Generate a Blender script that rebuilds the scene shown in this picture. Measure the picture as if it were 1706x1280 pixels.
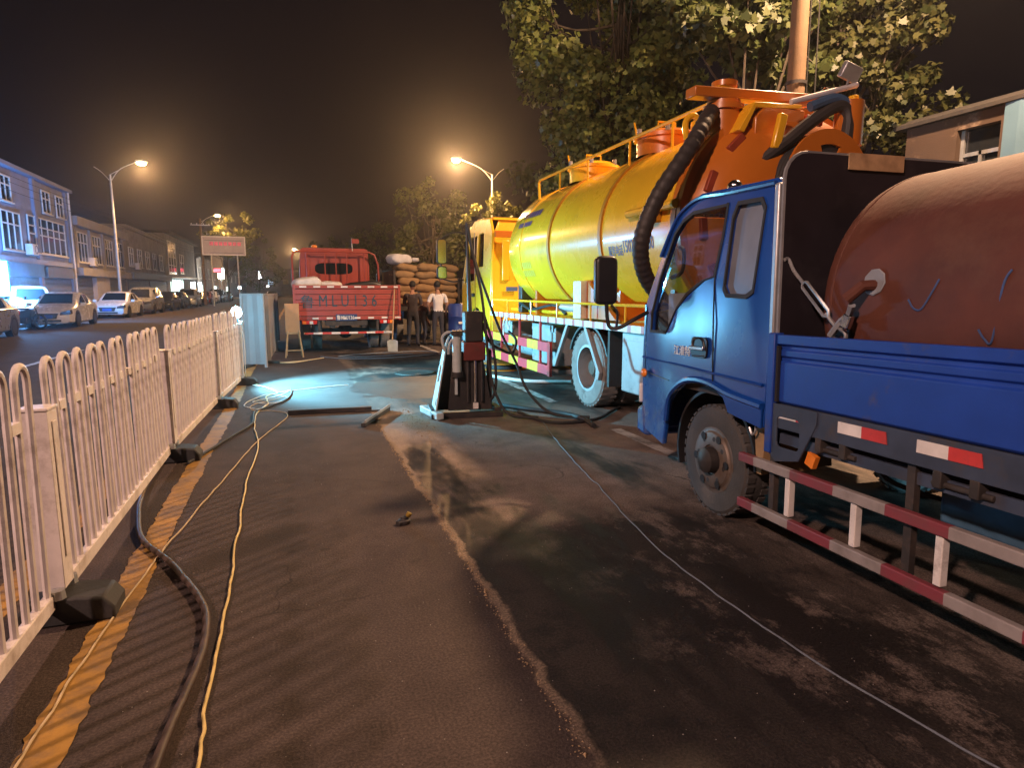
import bpy, bmesh, math, random
import numpy as np
from mathutils import Vector, Matrix, Euler

random.seed(7); np.random.seed(7)
for o in list(bpy.data.objects): bpy.data.objects.remove(o)
scene = bpy.context.scene
COL = scene.collection
R_ = math.radians
PI = math.pi

# ------------------------------------------------------------------ camera
CAM_H, PITCH, YAW = 1.5, 8.319, 18.719
cam_data = bpy.data.cameras.new('camera')
cam_data.sensor_fit = 'HORIZONTAL'
cam_data.sensor_width = 36.0
cam_data.lens = 36.0 * 1060.0 / 1706.0
cam_data.clip_start = 0.05
cam_data.clip_end = 2000.0
cam = bpy.data.objects.new('camera', cam_data)
COL.objects.link(cam)
cam.location = (0, 0, CAM_H)
cam.rotation_euler = Euler((R_(90 - PITCH), 0, R_(-YAW)), 'XYZ')
scene.camera = cam

# ------------------------------------------------------------------ night sky, faint moon, exposure
world = bpy.data.worlds.new('World')
scene.world = world
world.use_nodes = True
wn = world.node_tree
wn.nodes.clear()
w_out = wn.nodes.new('ShaderNodeOutputWorld')
w_bg = wn.nodes.new('ShaderNodeBackground')
w_sky = wn.nodes.new('ShaderNodeTexSky')
w_sky.sky_type = 'NISHITA'
w_sky.sun_disc = False
w_sky.sun_elevation = R_(-7.0)
w_sky.sun_rotation = R_(-60)
w_sky.air_density = 1.0
w_sky.dust_density = 2.0
w_add = wn.nodes.new('ShaderNodeMix')
w_add.data_type = 'RGBA'; w_add.blend_type = 'ADD'
w_add.inputs[0].default_value = 1.0
w_add.inputs[7].default_value = (0.042, 0.028, 0.036, 1)      # town light on the night sky
wn.links.new(w_sky.outputs[0], w_add.inputs[6])
wn.links.new(w_add.outputs[2], w_bg.inputs[0])
w_bg.inputs[1].default_value = 0.15
wn.links.new(w_bg.outputs[0], w_out.inputs[0])

sun_d = bpy.data.lights.new('moonlight', 'SUN')
sun_d.energy = 0.01
sun_d.angle = R_(0.5)
sun_d.color = (0.7, 0.8, 1.0)
sun = bpy.data.objects.new('moonlight', sun_d)
COL.objects.link(sun)
sun.rotation_euler = (R_(50), 0, R_(-60))

scene.view_settings.view_transform = 'Standard'
scene.view_settings.look = 'None'
scene.view_settings.exposure = 0.0
scene.view_settings.gamma = 1.0
scene.view_settings.use_curve_mapping = False
scene.render.engine = 'CYCLES'
scene.cycles.use_denoising = True
scene.cycles.max_bounces = 6
scene.cycles.diffuse_bounces = 3
scene.cycles.glossy_bounces = 3
scene.cycles.transmission_bounces = 4
scene.cycles.transparent_max_bounces = 12
scene.cycles.volume_bounces = 0
scene.cycles.sample_clamp_indirect = 4.0
scene.cycles.caustics_reflective = False
scene.cycles.caustics_refractive = False

SODIUM = (1.0, 0.52, 0.20)
COOL = (0.21, 0.73, 1.0)
WORK_W = 430.0
HAZE = 0.0008

# ------------------------------------------------------------------ materials
MATS = {}
def mat(name, col, rough=0.55, metal=0.0, var=0.18, scale=6.0, bump=0.0, bscale=40.0, coat=0.0, col2=None, mix=0.5, spec=0.5, wear=0.0, wearcol=(0.09, 0.06, 0.045)):
    """procedural paint / metal / plaster: noise-varied colour, roughness and fine relief, optional grime"""
    m = bpy.data.materials.new(name); MATS[name] = m
    m.use_nodes = True
    nt = m.node_tree; N = nt.nodes; L = nt.links
    b = N['Principled BSDF']
    tc = N.new('ShaderNodeTexCoord')
    n1 = N.new('ShaderNodeTexNoise'); n1.inputs['Scale'].default_value = scale; n1.inputs['Detail'].default_value = 5
    n1.inputs['Roughness'].default_value = 0.6
    L.new(tc.outputs['Object'], n1.inputs['Vector'])
    rp = N.new('ShaderNodeValToRGB')
    c2 = col2 if col2 else tuple(c * (1 - var) for c in col)
    c1 = tuple(min(1, c * (1 + (0 if col2 else var))) for c in col)
    rp.color_ramp.elements[0].position = 0.5 - 0.22 * (1 if not col2 else mix * 1.2); rp.color_ramp.elements[0].color = (*c2, 1)
    rp.color_ramp.elements[1].position = 0.72; rp.color_ramp.elements[1].color = (*c1, 1)
    L.new(n1.outputs['Fac'], rp.inputs[0])
    out = rp.outputs[0]
    if wear > 0:
        n3 = N.new('ShaderNodeTexNoise'); n3.inputs['Scale'].default_value = scale * 0.7; n3.inputs['Detail'].default_value = 9
        n3.inputs['Roughness'].default_value = 0.72
        L.new(tc.outputs['Object'], n3.inputs['Vector'])
        wr = N.new('ShaderNodeValToRGB')
        wr.color_ramp.elements[0].position = 0.62 - 0.28 * wear; wr.color_ramp.elements[0].color = (0, 0, 0, 1)
        wr.color_ramp.elements[1].position = 0.78 - 0.18 * wear; wr.color_ramp.elements[1].color = (1, 1, 1, 1)
        L.new(n3.outputs['Fac'], wr.inputs[0])
        mx = N.new('ShaderNodeMix'); mx.data_type = 'RGBA'
        L.new(wr.outputs[0], mx.inputs[0]); L.new(out, mx.inputs[6]); mx.inputs[7].default_value = (*wearcol, 1)
        out = mx.outputs[2]
    L.new(out, b.inputs['Base Color'])
    b.inputs['Metallic'].default_value = metal
    mr = N.new('ShaderNodeMapRange')
    mr.inputs[3].default_value = max(0.03, rough - 0.1); mr.inputs[4].default_value = min(1, rough + 0.12)
    L.new(n1.outputs['Fac'], mr.inputs[0]); L.new(mr.outputs[0], b.inputs['Roughness'])
    b.inputs['Specular IOR Level'].default_value = spec
    if coat: b.inputs['Coat Weight'].default_value = coat; b.inputs['Coat Roughness'].default_value = 0.12
    if bump > 0:
        n2 = N.new('ShaderNodeTexNoise'); n2.inputs['Scale'].default_value = bscale; n2.inputs['Detail'].default_value = 4
        L.new(tc.outputs['Object'], n2.inputs['Vector'])
        bp = N.new('ShaderNodeBump'); bp.inputs['Strength'].default_value = bump; bp.inputs['Distance'].default_value = 0.01
        L.new(n2.outputs['Fac'], bp.inputs['Height']); L.new(bp.outputs[0], b.inputs['Normal'])
    return m

def emat(name, col, strength):
    m = bpy.data.materials.new(name); MATS[name] = m
    m.use_nodes = True
    b = m.node_tree.nodes['Principled BSDF']
    b.inputs['Base Color'].default_value = (*col, 1)
    b.inputs['Emission Color'].default_value = (*col, 1)
    b.inputs['Emission Strength'].default_value = strength
    return m

def stripes(name, ca, cb, period, axis=1, duty=0.5, rough=0.5, phase=0.0, grime=0.25):
    """reflective tape in alternating blocks along one object axis"""
    m = bpy.data.materials.new(name); MATS[name] = m
    m.use_nodes = True
    nt = m.node_tree; N = nt.nodes; L = nt.links
    b = N['Principled BSDF']
    tc = N.new('ShaderNodeTexCoord'); sx = N.new('ShaderNodeSeparateXYZ')
    L.new(tc.outputs['Object'], sx.inputs[0])
    a = N.new('ShaderNodeMath'); a.operation = 'MULTIPLY_ADD'; a.inputs[1].default_value = 1 / period; a.inputs[2].default_value = 100 + phase
    L.new(sx.outputs[axis], a.inputs[0])
    fr = N.new('ShaderNodeMath'); fr.operation = 'FRACT'; L.new(a.outputs[0], fr.inputs[0])
    lt = N.new('ShaderNodeMath'); lt.operation = 'LESS_THAN'; lt.inputs[1].default_value = duty; L.new(fr.outputs[0], lt.inputs[0])
    mx = N.new('ShaderNodeMix'); mx.data_type = 'RGBA'
    mx.inputs[6].default_value = (*cb, 1); mx.inputs[7].default_value = (*ca, 1)
    L.new(lt.outputs[0], mx.inputs[0])
    n = N.new('ShaderNodeTexNoise'); n.inputs['Scale'].default_value = 9; n.inputs['Detail'].default_value = 8
    L.new(tc.outputs['Object'], n.inputs['Vector'])
    mr = N.new('ShaderNodeMapRange'); mr.inputs[1].default_value = 0.45; mr.inputs[2].default_value = 0.8
    mr.inputs[3].default_value = 0.0; mr.inputs[4].default_value = grime * 2
    L.new(n.outputs['Fac'], mr.inputs[0])
    m2 = N.new('ShaderNodeMix'); m2.data_type = 'RGBA'; m2.inputs[7].default_value = (0.1, 0.08, 0.07, 1)
    L.new(mr.outputs[0], m2.inputs[0]); L.new(mx.outputs[2], m2.inputs[6])
    L.new(m2.outputs[2], b.inputs['Base Color'])
    b.inputs['Roughness'].default_value = rough
    return m

def glass(name, tint=(0.75, 0.85, 0.85), refl=0.12, rough=0.03):
    m = bpy.data.materials.new(name); MATS[name] = m
    m.use_nodes = True
    nt = m.node_tree; N = nt.nodes; L = nt.links
    N.remove(N['Principled BSDF'])
    t = N.new('ShaderNodeBsdfTransparent'); t.inputs[0].default_value = (*tint, 1)
    g = N.new('ShaderNodeBsdfGlossy'); g.inputs['Roughness'].default_value = rough
    lw = N.new('ShaderNodeLayerWeight'); pw = N.new('ShaderNodeMath'); pw.operation = 'POWER'; pw.inputs[1].default_value = 4.0
    L.new(lw.outputs['Facing'], pw.inputs[0])
    ad = N.new('ShaderNodeMath'); ad.operation = 'MULTIPLY_ADD'; ad.inputs[1].default_value = 0.6; ad.inputs[2].default_value = 0.03 + refl * 0.4; L.new(pw.outputs[0], ad.inputs[0])
    mx = N.new('ShaderNodeMixShader')
    L.new(ad.outputs[0], mx.inputs[0]); L.new(t.outputs[0], mx.inputs[1]); L.new(g.outputs[0], mx.inputs[2])
    L.new(mx.outputs[0], N['Material Output'].inputs[0])
    return m

# ------------------------------------------------------------------ mesh helpers
class MB:
    def __init__(s): s.v = []; s.f = []
    def add(s, vs, fs):
        k = len(s.v); s.v += [tuple(v) for v in vs]; s.f += [tuple(i + k for i in f) for f in fs]; return s
    def box(s, x0, x1, y0, y1, z0, z1):
        return s.add([(x0,y0,z0),(x1,y0,z0),(x1,y1,z0),(x0,y1,z0),(x0,y0,z1),(x1,y0,z1),(x1,y1,z1),(x0,y1,z1)],
              [(0,3,2,1),(4,5,6,7),(0,1,5,4),(1,2,6,5),(2,3,7,6),(3,0,4,7)])
    def obox(s, c, size, rot=(0,0,0)):
        M = Euler([R_(a) for a in rot]).to_matrix(); h = [q/2 for q in size]; c = Vector(c)
        vs = [c + M @ Vector((a*h[0], b*h[1], d*h[2])) for d in (-1,1) for a,b in ((-1,-1),(1,-1),(1,1),(-1,1))]
        return s.add(vs, [(0,3,2,1),(4,5,6,7),(0,1,5,4),(1,2,6,5),(2,3,7,6),(3,0,4,7)])
    def cyl(s, p0, p1, r0, r1=None, n=14, caps=True):
        r1 = r0 if r1 is None else r1
        p0 = Vector(p0); p1 = Vector(p1); d = (p1-p0).normalized()
        u = d.orthogonal().normalized(); w = d.cross(u)
        vs = []
        for p, r in ((p0,r0),(p1,r1)):
            for i in range(n):
                a = 2*PI*i/n; vs.append(p + (u*math.cos(a)+w*math.sin(a))*r)
        fs = [(i,(i+1)%n,n+(i+1)%n,n+i) for i in range(n)]
        if caps: fs += [tuple(range(n-1,-1,-1)), tuple(range(n,2*n))]
        return s.add(vs, fs)
    def tube(s, pts, r, n=8, closed=False, caps=True):
        P = [Vector(p) for p in pts]; m = len(P)
        rr = r if isinstance(r, (list, tuple)) else [r]*m
        t0 = (P[1]-P[0]).normalized(); u = t0.orthogonal().normalized(); vs = []; prev = t0
        for i in range(m):
            if closed: t = (P[(i+1)%m]-P[i-1]).normalized()
            else: t = (P[min(i+1,m-1)]-P[max(i-1,0)]).normalized()
            q = prev.rotation_difference(t); u = (q @ u); u = (u - t*u.dot(t)).normalized(); prev = t
            w = t.cross(u)
            for k in range(n):
                a = 2*PI*k/n; vs.append(P[i] + (u*math.cos(a)+w*math.sin(a))*rr[i])
        fs = []
        for i in range(m if closed else m-1):
            j = (i+1) % m
            for k in range(n): fs.append((i*n+k, i*n+(k+1)%n, j*n+(k+1)%n, j*n+k))
        if caps and not closed: fs += [tuple(range(n-1,-1,-1)), tuple(range((m-1)*n, m*n))]
        return s.add(vs, fs)
    def prism(s, poly, axis, a, b):
        """extrude a 2-D outline along an axis; poly is (y,z) for x, (x,z) for y, (x,y) for z"""
        def P(u, v, w): return {'x':(w,u,v),'y':(u,w,v),'z':(u,v,w)}[axis]
        n = len(poly); vs = [P(u,v,a) for u,v in poly] + [P(u,v,b) for u,v in poly]
        ar = sum(poly[i][0]*poly[(i+1)%n][1]-poly[(i+1)%n][0]*poly[i][1] for i in range(n))
        sgn = (ar > 0) ^ (axis == 'y') ^ (b < a)
        f1 = tuple(range(n-1,-1,-1)); f2 = tuple(range(n,2*n)); sd = [(i,(i+1)%n,n+(i+1)%n,n+i) for i in range(n)]
        if not sgn: f1 = f1[::-1]; f2 = f2[::-1]; sd = [q[::-1] for q in sd]
        return s.add(vs, [f1, f2] + sd)
    def lathe(s, prof, o, d, n=28):
        """prof: (radius, height) pairs turned about the axis d through o"""
        o = Vector(o); d = Vector(d).normalized(); u = d.orthogonal().normalized(); w = d.cross(u); vs = []; m = len(prof)
        for r, h in prof:
            for i in range(n):
                a = 2*PI*i/n; vs.append(o + d*h + (u*math.cos(a)+w*math.sin(a))*max(r, 1e-4))
        fs = [(i*n+k, i*n+(k+1)%n, (i+1)*n+(k+1)%n, (i+1)*n+k) for i in range(m-1) for k in range(n)]
        return s.add(vs, fs)
    def ell(s, c, r, n=12, m=8):
        vs = []; fs = []
        for j in range(m+1):
            t = PI*j/m
            for i in range(n):
                a = 2*PI*i/n; vs.append((c[0]+r[0]*math.sin(t)*math.cos(a), c[1]+r[1]*math.sin(t)*math.sin(a), c[2]+r[2]*math.cos(t)))
        for j in range(m):
            for i in range(n): fs.append((j*n+i,(j+1)*n+i,(j+1)*n+(i+1)%n,j*n+(i+1)%n))
        return s.add(vs, fs)
    def panel(s, outer, holes, fn, th):
        """flat sheet with cut-outs in (u,v), given thickness th; fn(u,v,w) places it"""
        bm = bmesh.new(); ed = []
        for lp in [outer]+list(holes):
            q = [bm.verts.new((u,v,0)) for u,v in lp]
            ed += [bm.edges.new((q[i],q[(i+1)%len(q)])) for i in range(len(q))]
        bmesh.ops.triangle_fill(bm, use_beauty=True, use_dissolve=False, edges=ed)
        bm.normal_update()
        for f in bm.faces:
            if f.normal.z < 0: f.normal_flip()
        bm.verts.index_update(); n = len(bm.verts)
        vs = [fn(v.co.x,v.co.y,0) for v in bm.verts] + [fn(v.co.x,v.co.y,th) for v in bm.verts]
        fs = [tuple(v.index for v in f.verts) for f in bm.faces]
        fs2 = [tuple(i+n for i in f[::-1]) for f in fs]
        cnt = {}
        for f in fs:
            for i in range(len(f)):
                a, b = f[i], f[(i+1)%len(f)]; k = (min(a,b),max(a,b)); cnt.setdefault(k, []).append((a,b))
        sd = [(b,a,a+n,b+n) for k,l in cnt.items() if len(l)==1 for a,b in l]
        bm.free()
        return s.add(vs, fs+fs2+sd)
    def mesh(s, name, smooth=35):
        me = bpy.data.meshes.new(name); me.from_pydata(s.v, [], s.f); me.validate(); 
        bm = bmesh.new(); bm.from_mesh(me); bmesh.ops.remove_doubles(bm, verts=bm.verts, dist=1e-5)
        bmesh.ops.recalc_face_normals(bm, faces=bm.faces); bm.to_mesh(me); bm.free()
        if smooth:
            me.polygons.foreach_set('use_smooth', [True]*len(me.polygons))
            me.set_sharp_from_angle(angle=R_(smooth))
        return me
    def build(s, name, m, parent=None, smooth=35, bevel=0.0, loc=None, seg=2):
        o = bpy.data.objects.new(name, s.mesh(name, smooth)); COL.objects.link(o)
        mm = MATS[m] if isinstance(m, str) else m
        o.data.materials.append(mm)
        if parent: o.parent = parent
        if loc: o.location = loc
        if bevel:
            md = o.modifiers.new('bevel','BEVEL'); md.width = bevel; md.segments = seg; md.limit_method = 'ANGLE'; md.angle_limit = R_(40)
        return o

def tag(o, label=None, cat=None, group=None, kind=None):
    if label: o['label'] = label
    if cat: o['category'] = cat
    if group: o['group'] = group
    if kind: o['kind'] = kind
    return o
def thing(name, label, cat, loc=(0,0,0), rotz=0.0, group=None, rotx=0.0):
    o = bpy.data.objects.new(name, None); COL.objects.link(o)
    o.empty_display_size = 0.2
    o.location = loc; o.rotation_euler = (R_(rotx), 0, R_(rotz))
    return tag(o, label, cat, group)
def inst(name, me, m=None, parent=None, loc=(0,0,0), rot=(0,0,0), sc=(1,1,1)):
    """another object on the same mesh data"""
    o = bpy.data.objects.new(name, me); COL.objects.link(o)
    if parent: o.parent = parent
    o.location = loc; o.rotation_euler = rot; o.scale = sc
    return o
def copy_tree(o, parent=None):
    c = o.copy(); COL.objects.link(c); c.parent = parent
    for ch in [q for q in bpy.data.objects if q.parent == o]: copy_tree(ch, c)
    return c
def spline(pts, sub=8):
    P = [Vector(p) for p in pts]; out = []
    for i in range(len(P)-1):
        a = P[max(i-1,0)]; b = P[i]; c = P[i+1]; d = P[min(i+2,len(P)-1)]
        for k in range(sub):
            t = k/sub
            out.append(0.5*((2*b)+(c-a)*t+(2*a-5*b+4*c-d)*t*t+(3*b-a-3*c+d)*t**3))
    out.append(P[-1]); return out
def arc(cx, cy, r, a0, a1, n):
    return [(cx+r*math.cos(R_(a0+(a1-a0)*i/n)), cy+r*math.sin(R_(a0+(a1-a0)*i/n))) for i in range(n+1)]
def rrect(x0, x1, y0, y1, r, n=4):
    return arc(x1-r,y0+r,r,-90,0,n)+arc(x1-r,y1-r,r,0,90,n)+arc(x0+r,y1-r,r,90,180,n)+arc(x0+r,y0+r,r,180,270,n)
def text(name, s, size, m, parent, fn, depth=0.004, bold=0.0):
    """lettering as a thin mesh; fn(u, v, w) maps the flat text onto its surface"""
    cu = bpy.data.curves.new(name, 'FONT'); cu.body = s; cu.size = size; cu.extrude = depth/2; cu.offset = bold; cu.resolution_u = 2
    to = bpy.data.objects.new(name, cu); COL.objects.link(to)
    bpy.context.view_layer.update()
    me = bpy.data.meshes.new_from_object(to.evaluated_get(bpy.context.evaluated_depsgraph_get()))
    bpy.data.objects.remove(to); bpy.data.curves.remove(cu)
    for v in me.vertices: v.co = fn(v.co.x, v.co.y, v.co.z)
    o = bpy.data.objects.new(name, me); COL.objects.link(o); me.materials.clear(); me.materials.append(MATS[m]); o.parent = parent
    return o
def light(name, loc, power, col, radius=0.08, parent=None, spot=None):
    d = bpy.data.lights.new(name, 'SPOT' if spot else 'POINT'); d.energy = power; d.color = col; d.shadow_soft_size = radius
    if spot: d.spot_size = R_(spot); d.spot_blend = 0.7
    o = bpy.data.objects.new(name, d); COL.objects.link(o); o.location = loc
    if parent: o.parent = parent
    return o

# palette
mat('white_paint', (0.62, 0.57, 0.56), 0.48, var=0.14, wear=0.42, wearcol=(0.3, 0.25, 0.22))
mat('galvanised', (0.45, 0.46, 0.47), 0.42, metal=0.7, var=0.2)
mat('dark_steel', (0.06, 0.055, 0.055), 0.5, metal=0.5, var=0.35, wear=0.3)
mat('black_rubber', (0.022, 0.022, 0.023), 0.7, var=0.3, bump=0.2)
mat('black_plastic', (0.018, 0.018, 0.02), 0.4, var=0.2)
mat('chassis_grime', (0.035, 0.03, 0.028), 0.75, var=0.4, wear=0.4)
mat('chrome', (0.65, 0.66, 0.68), 0.16, metal=1.0, var=0.05)
mat('tape_white', (0.72, 0.69, 0.66), 0.4, wear=0.2, wearcol=(0.3,0.26,0.24))
mat('tape_red', (0.55, 0.05, 0.05), 0.4, wear=0.2)
mat('grey_box', (0.3, 0.31, 0.32), 0.45, var=0.15, wear=0.2)
mat('dark_glass', (0.012, 0.014, 0.017), 0.06, var=0.1, spec=0.8)
mat('amber', (0.85, 0.25, 0.03), 0.3, var=0.1)
mat('red_lens', (0.6, 0.03, 0.02), 0.2, var=0.1)
mat('clear_lens', (0.7, 0.72, 0.75), 0.12, var=0.05)
mat('wood', (0.42, 0.27, 0.14), 0.7, var=0.3, scale=14)
glass('clear_glass', (0.95, 0.97, 0.97), 0.05)
glass('screen_glass', (0.68, 0.72, 0.72), 0.05)
glass('tinted_glass', (0.35, 0.4, 0.42), 0.3)
emat('sodium_glow', (1.0, 0.62, 0.22), 90.0)
emat('cool_glow', COOL, WORK_W / (PI * 0.105))
emat('white_glow', (0.9, 0.95, 1.0), 12.0)
# ------------------------------------------------------------------ ground and road
def asphalt_material():
    m = bpy.data.materials.new('asphalt'); MATS['asphalt'] = m; m.use_nodes = True
    nt = m.node_tree; N = nt.nodes; L = nt.links; b = N['Principled BSDF']
    tc = N.new('ShaderNodeTexCoord'); sx = N.new('ShaderNodeSeparateXYZ'); L.new(tc.outputs['Object'], sx.inputs[0])
    def noise(scale, detail=5, rough=0.6, stretch=None):
        n = N.new('ShaderNodeTexNoise'); n.inputs['Scale'].default_value = scale; n.inputs['Detail'].default_value = detail; n.inputs['Roughness'].default_value = rough
        if stretch:
            mp = N.new('ShaderNodeMapping'); mp.inputs['Scale'].default_value = stretch; L.new(tc.outputs['Object'], mp.inputs[0]); L.new(mp.outputs[0], n.inputs['Vector'])
        else: L.new(tc.outputs['Object'], n.inputs['Vector'])
        return n.outputs['Fac']
    def math_(op, a, b2=None, c=None):
        n = N.new('ShaderNodeMath'); n.operation = op
        for i, q in enumerate((a, b2, c)):
            if q is None: continue
            if isinstance(q, (int, float)): n.inputs[i].default_value = q
            else: L.new(q, n.inputs[i])
        return n.outputs[0]
    def ramp(x, a, b2, lo=0.0, hi=1.0):
        n = N.new('ShaderNodeMapRange'); n.interpolation_type = 'SMOOTHSTEP'
        L.new(x, n.inputs[0]); n.inputs[1].default_value = a; n.inputs[2].default_value = b2; n.inputs[3].default_value = lo; n.inputs[4].default_value = hi
        return n.outputs[0]
    def mix(f, a, b2):
        n = N.new('ShaderNodeMix'); n.data_type = 'RGBA'
        if isinstance(f, (int, float)): n.inputs[0].default_value = f
        else: L.new(f, n.inputs[0])
        for i, q in ((6, a), (7, b2)):
            if isinstance(q, tuple): n.inputs[i].default_value = (*q, 1)
            else: L.new(q, n.inputs[i])
        return n.outputs[2]
    X, Y = sx.outputs[0], sx.outputs[1]
    wob = noise(3.0, 6, 0.65)
    xs = math_('MULTIPLY_ADD', wob, 0.16, X)                      # wandering edge of the newer strip
    right = ramp(xs, 0.93, 0.97)
    big = noise(0.55, 6, 0.62); mid = noise(2.2, 8, 0.68); fine = noise(95.0, 3, 0.7); grit = noise(260.0, 2, 0.6)
    streak = noise(1.1, 7, 0.66, (1.0, 0.28, 1.0))
    old = mix(ramp(mid, 0.35, 0.68), (0.042, 0.030, 0.027), (0.070, 0.050, 0.044))
    old = mix(ramp(big, 0.4, 0.66, 0, 0.55), old, (0.046, 0.036, 0.034))
    new = mix(ramp(streak, 0.42, 0.60), (0.024, 0.018, 0.016), (0.13, 0.098, 0.08))
    new = mix(ramp(mid, 0.5, 0.72, 0, 0.6), new, (0.03, 0.024, 0.021))
    patchy = noise(1.6, 9, 0.75)
    new = mix(ramp(patchy, 0.52, 0.58, 0, 0.75), new, (0.016, 0.013, 0.012))
    dust = math_('MULTIPLY', ramp(big, 0.52, 0.64), ramp(mid, 0.4, 0.6))
    new = mix(math_('MULTIPLY', dust, 0.7), new, (0.15, 0.115, 0.09))
    near_wet_shade = math_('MULTIPLY', ramp(math_('MULTIPLY_ADD', patchy, 1.6, Y), 4.5, 4.2), ramp(math_('MULTIPLY_ADD', mid, 1.5, X), 3.6, 3.0))  # shade beside the truck, and damp, painted dark into the near lane
    new = mix(math_('MULTIPLY', near_wet_shade, 0.8), new, (0.014, 0.012, 0.011))
    scuff = math_('MULTIPLY', ramp(noise(2.6, 10, 0.8, (1.0, 0.55, 1.0)), 0.50, 0.60), ramp(Y, 4.6, 3.6))
    scuff = math_('MULTIPLY', scuff, ramp(math_('MULTIPLY_ADD', mid, 1.6, X), 1.9, 3.0))
    new = mix(math_('MULTIPLY', scuff, 0.8), new, (0.17, 0.135, 0.115))
    lit_dust = math_('MULTIPLY', ramp(math_('MULTIPLY_ADD', patchy, 1.4, Y), 4.2, 4.9), ramp(math_('MULTIPLY_ADD', mid, 2.0, Y), 9.4, 8.2))  # lamplit stretch of the lane painted paler, along with dried dust
    lit_dust = math_('MULTIPLY', lit_dust, ramp(streak, 0.36, 0.5))
    new = mix(math_('MULTIPLY', lit_dust, 0.85), new, mix(ramp(mid, 0.3, 0.7), (0.16, 0.12, 0.10), (0.30, 0.23, 0.19)))
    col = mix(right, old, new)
    # sandy seam between the two
    dx = math_('ABSOLUTE', math_('SUBTRACT', xs, 0.94))
    seam = math_('MULTIPLY', ramp(dx, 0.034, 0.008), ramp(noise(5.0, 6, 0.7), 0.30, 0.50))
    seam = math_('MULTIPLY', math_('MULTIPLY', seam, ramp(Y, 1.0, 2.4)), ramp(math_('MULTIPLY_ADD', mid, 1.5, Y), 9.4, 8.0))
    col = mix(math_('MULTIPLY', seam, 0.8), col, (0.24, 0.18, 0.13))
    # ochre drilling mud beside the rig
    gx = math_('SUBTRACT', X, 1.28); gy = math_('MULTIPLY', math_('SUBTRACT', Y, 7.0), 0.33)
    gd = math_('SQRT', math_('ADD', math_('MULTIPLY', gx, gx), math_('MULTIPLY', gy, gy)))
    mud = ramp(math_('MULTIPLY_ADD', mid, 0.35, gd), 0.42, 0.28)
    col = mix(math_('MULTIPLY', mud, 0.8), col, (0.26, 0.16, 0.075))
    # water run-off across the lane behind the rig and down the right-hand strip
    wx = math_('SUBTRACT', X, 1.55); wy = math_('MULTIPLY', math_('SUBTRACT', Y, 10.2), 0.5)
    wd = math_('SQRT', math_('ADD', math_('MULTIPLY', wx, wx), math_('MULTIPLY', wy, wy)))
    wet1 = ramp(math_('MULTIPLY_ADD', mid, 1.3, wd), 1.5, 1.35)
    wet2 = math_('MULTIPLY', right, ramp(streak, 0.56, 0.42))
    wet2 = math_('MULTIPLY', wet2, ramp(Y, 16.0, 9.0))
    wet = math_('MAXIMUM', wet1, wet2)
    col = mix(math_('MULTIPLY', wet1, 0.75), col, (0.014, 0.014, 0.015))
    # hairline cracks
    vr = N.new('ShaderNodeTexVoronoi'); vr.feature = 'DISTANCE_TO_EDGE'; vr.inputs['Scale'].default_value = 0.55
    wv = N.new('ShaderNodeMix'); wv.data_type = 'RGBA'; wv.blend_type = 'ADD'; wv.inputs[0].default_value = 0.35
    nz = N.new('ShaderNodeTexNoise'); nz.inputs['Scale'].default_value = 2.5; nz.inputs['Detail'].default_value = 6
    L.new(tc.outputs['Object'], nz.inputs['Vector']); L.new(tc.outputs['Object'], wv.inputs[6]); L.new(nz.outputs['Color'], wv.inputs[7])
    L.new(wv.outputs[2], vr.inputs['Vector'])
    crack = math_('MULTIPLY', ramp(vr.outputs['Distance'], 0.0045, 0.001), ramp(big, 0.50, 0.60))
    col = mix(math_('MULTIPLY', crack, 0.8), col, (0.012, 0.010, 0.009))
    # oil spots and tyre-worn streaks
    spot = ramp(noise(4.2, 4, 0.5), 0.66, 0.72); col = mix(math_('MULTIPLY', spot, 0.55), col, (0.02, 0.016, 0.014))
    # aggregate
    ag = ramp(fine, 0.35, 0.7, 0.55, 1.4)
    g = N.new('ShaderNodeMix'); g.data_type = 'RGBA'; g.blend_type = 'MULTIPLY'; g.inputs[0].default_value = 1.0
    L.new(col, g.inputs[6]); L.new(ag, g.inputs[7])
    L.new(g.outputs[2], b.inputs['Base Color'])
    L.new(ramp(wet, 0.0, 1.0, 0.88, 0.58), b.inputs['Roughness'])
    b.inputs['Specular IOR Level'].default_value = 0.3
    bp = N.new('ShaderNodeBump'); bp.inputs['Distance'].default_value = 0.006
    L.new(ramp(wet, 0.0, 1.0, 0.75, 0.25), bp.inputs['Strength'])
    L.new(math_('ADD', math_('ADD', fine, math_('MULTIPLY', grit, 0.5)), math_('MULTIPLY', mid, 1.5)), bp.inputs['Height'])
    L.new(bp.outputs[0], b.inputs['Normal'])
asphalt_material()
mat('soil', (0.04, 0.034, 0.028), 0.9, var=0.4, scale=0.6)
mat('pavers', (0.17, 0.155, 0.145), 0.8, var=0.25, scale=2.0, bump=0.4)
mat('kerb_stone', (0.25, 0.235, 0.22), 0.8, var=0.25, scale=4, bump=0.4)
mat('yellow_line', (0.27, 0.145, 0.025), 0.7, var=0.25, scale=5, wear=0.62, wearcol=(0.085, 0.06, 0.045), bump=0.3)
mat('white_line', (0.5, 0.48, 0.46), 0.65, var=0.2, scale=5, wear=0.75, wearcol=(0.06, 0.05, 0.045), bump=0.3)
mat('sand_grain', (0.30, 0.21, 0.12), 0.85, var=0.4, scale=30)

tag(MB().box(-300, 300, -300, 300, -0.6, -0.03).build('ground', 'soil'), kind='structure')
RX0, RX1 = -10.7, 7.6
tag(MB().add([(RX0,-40,0),(RX1,-40,0),(RX1,260,0),(RX0,260,0)], [(0,1,2,3)]).build('road', 'asphalt'), kind='structure')

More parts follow.
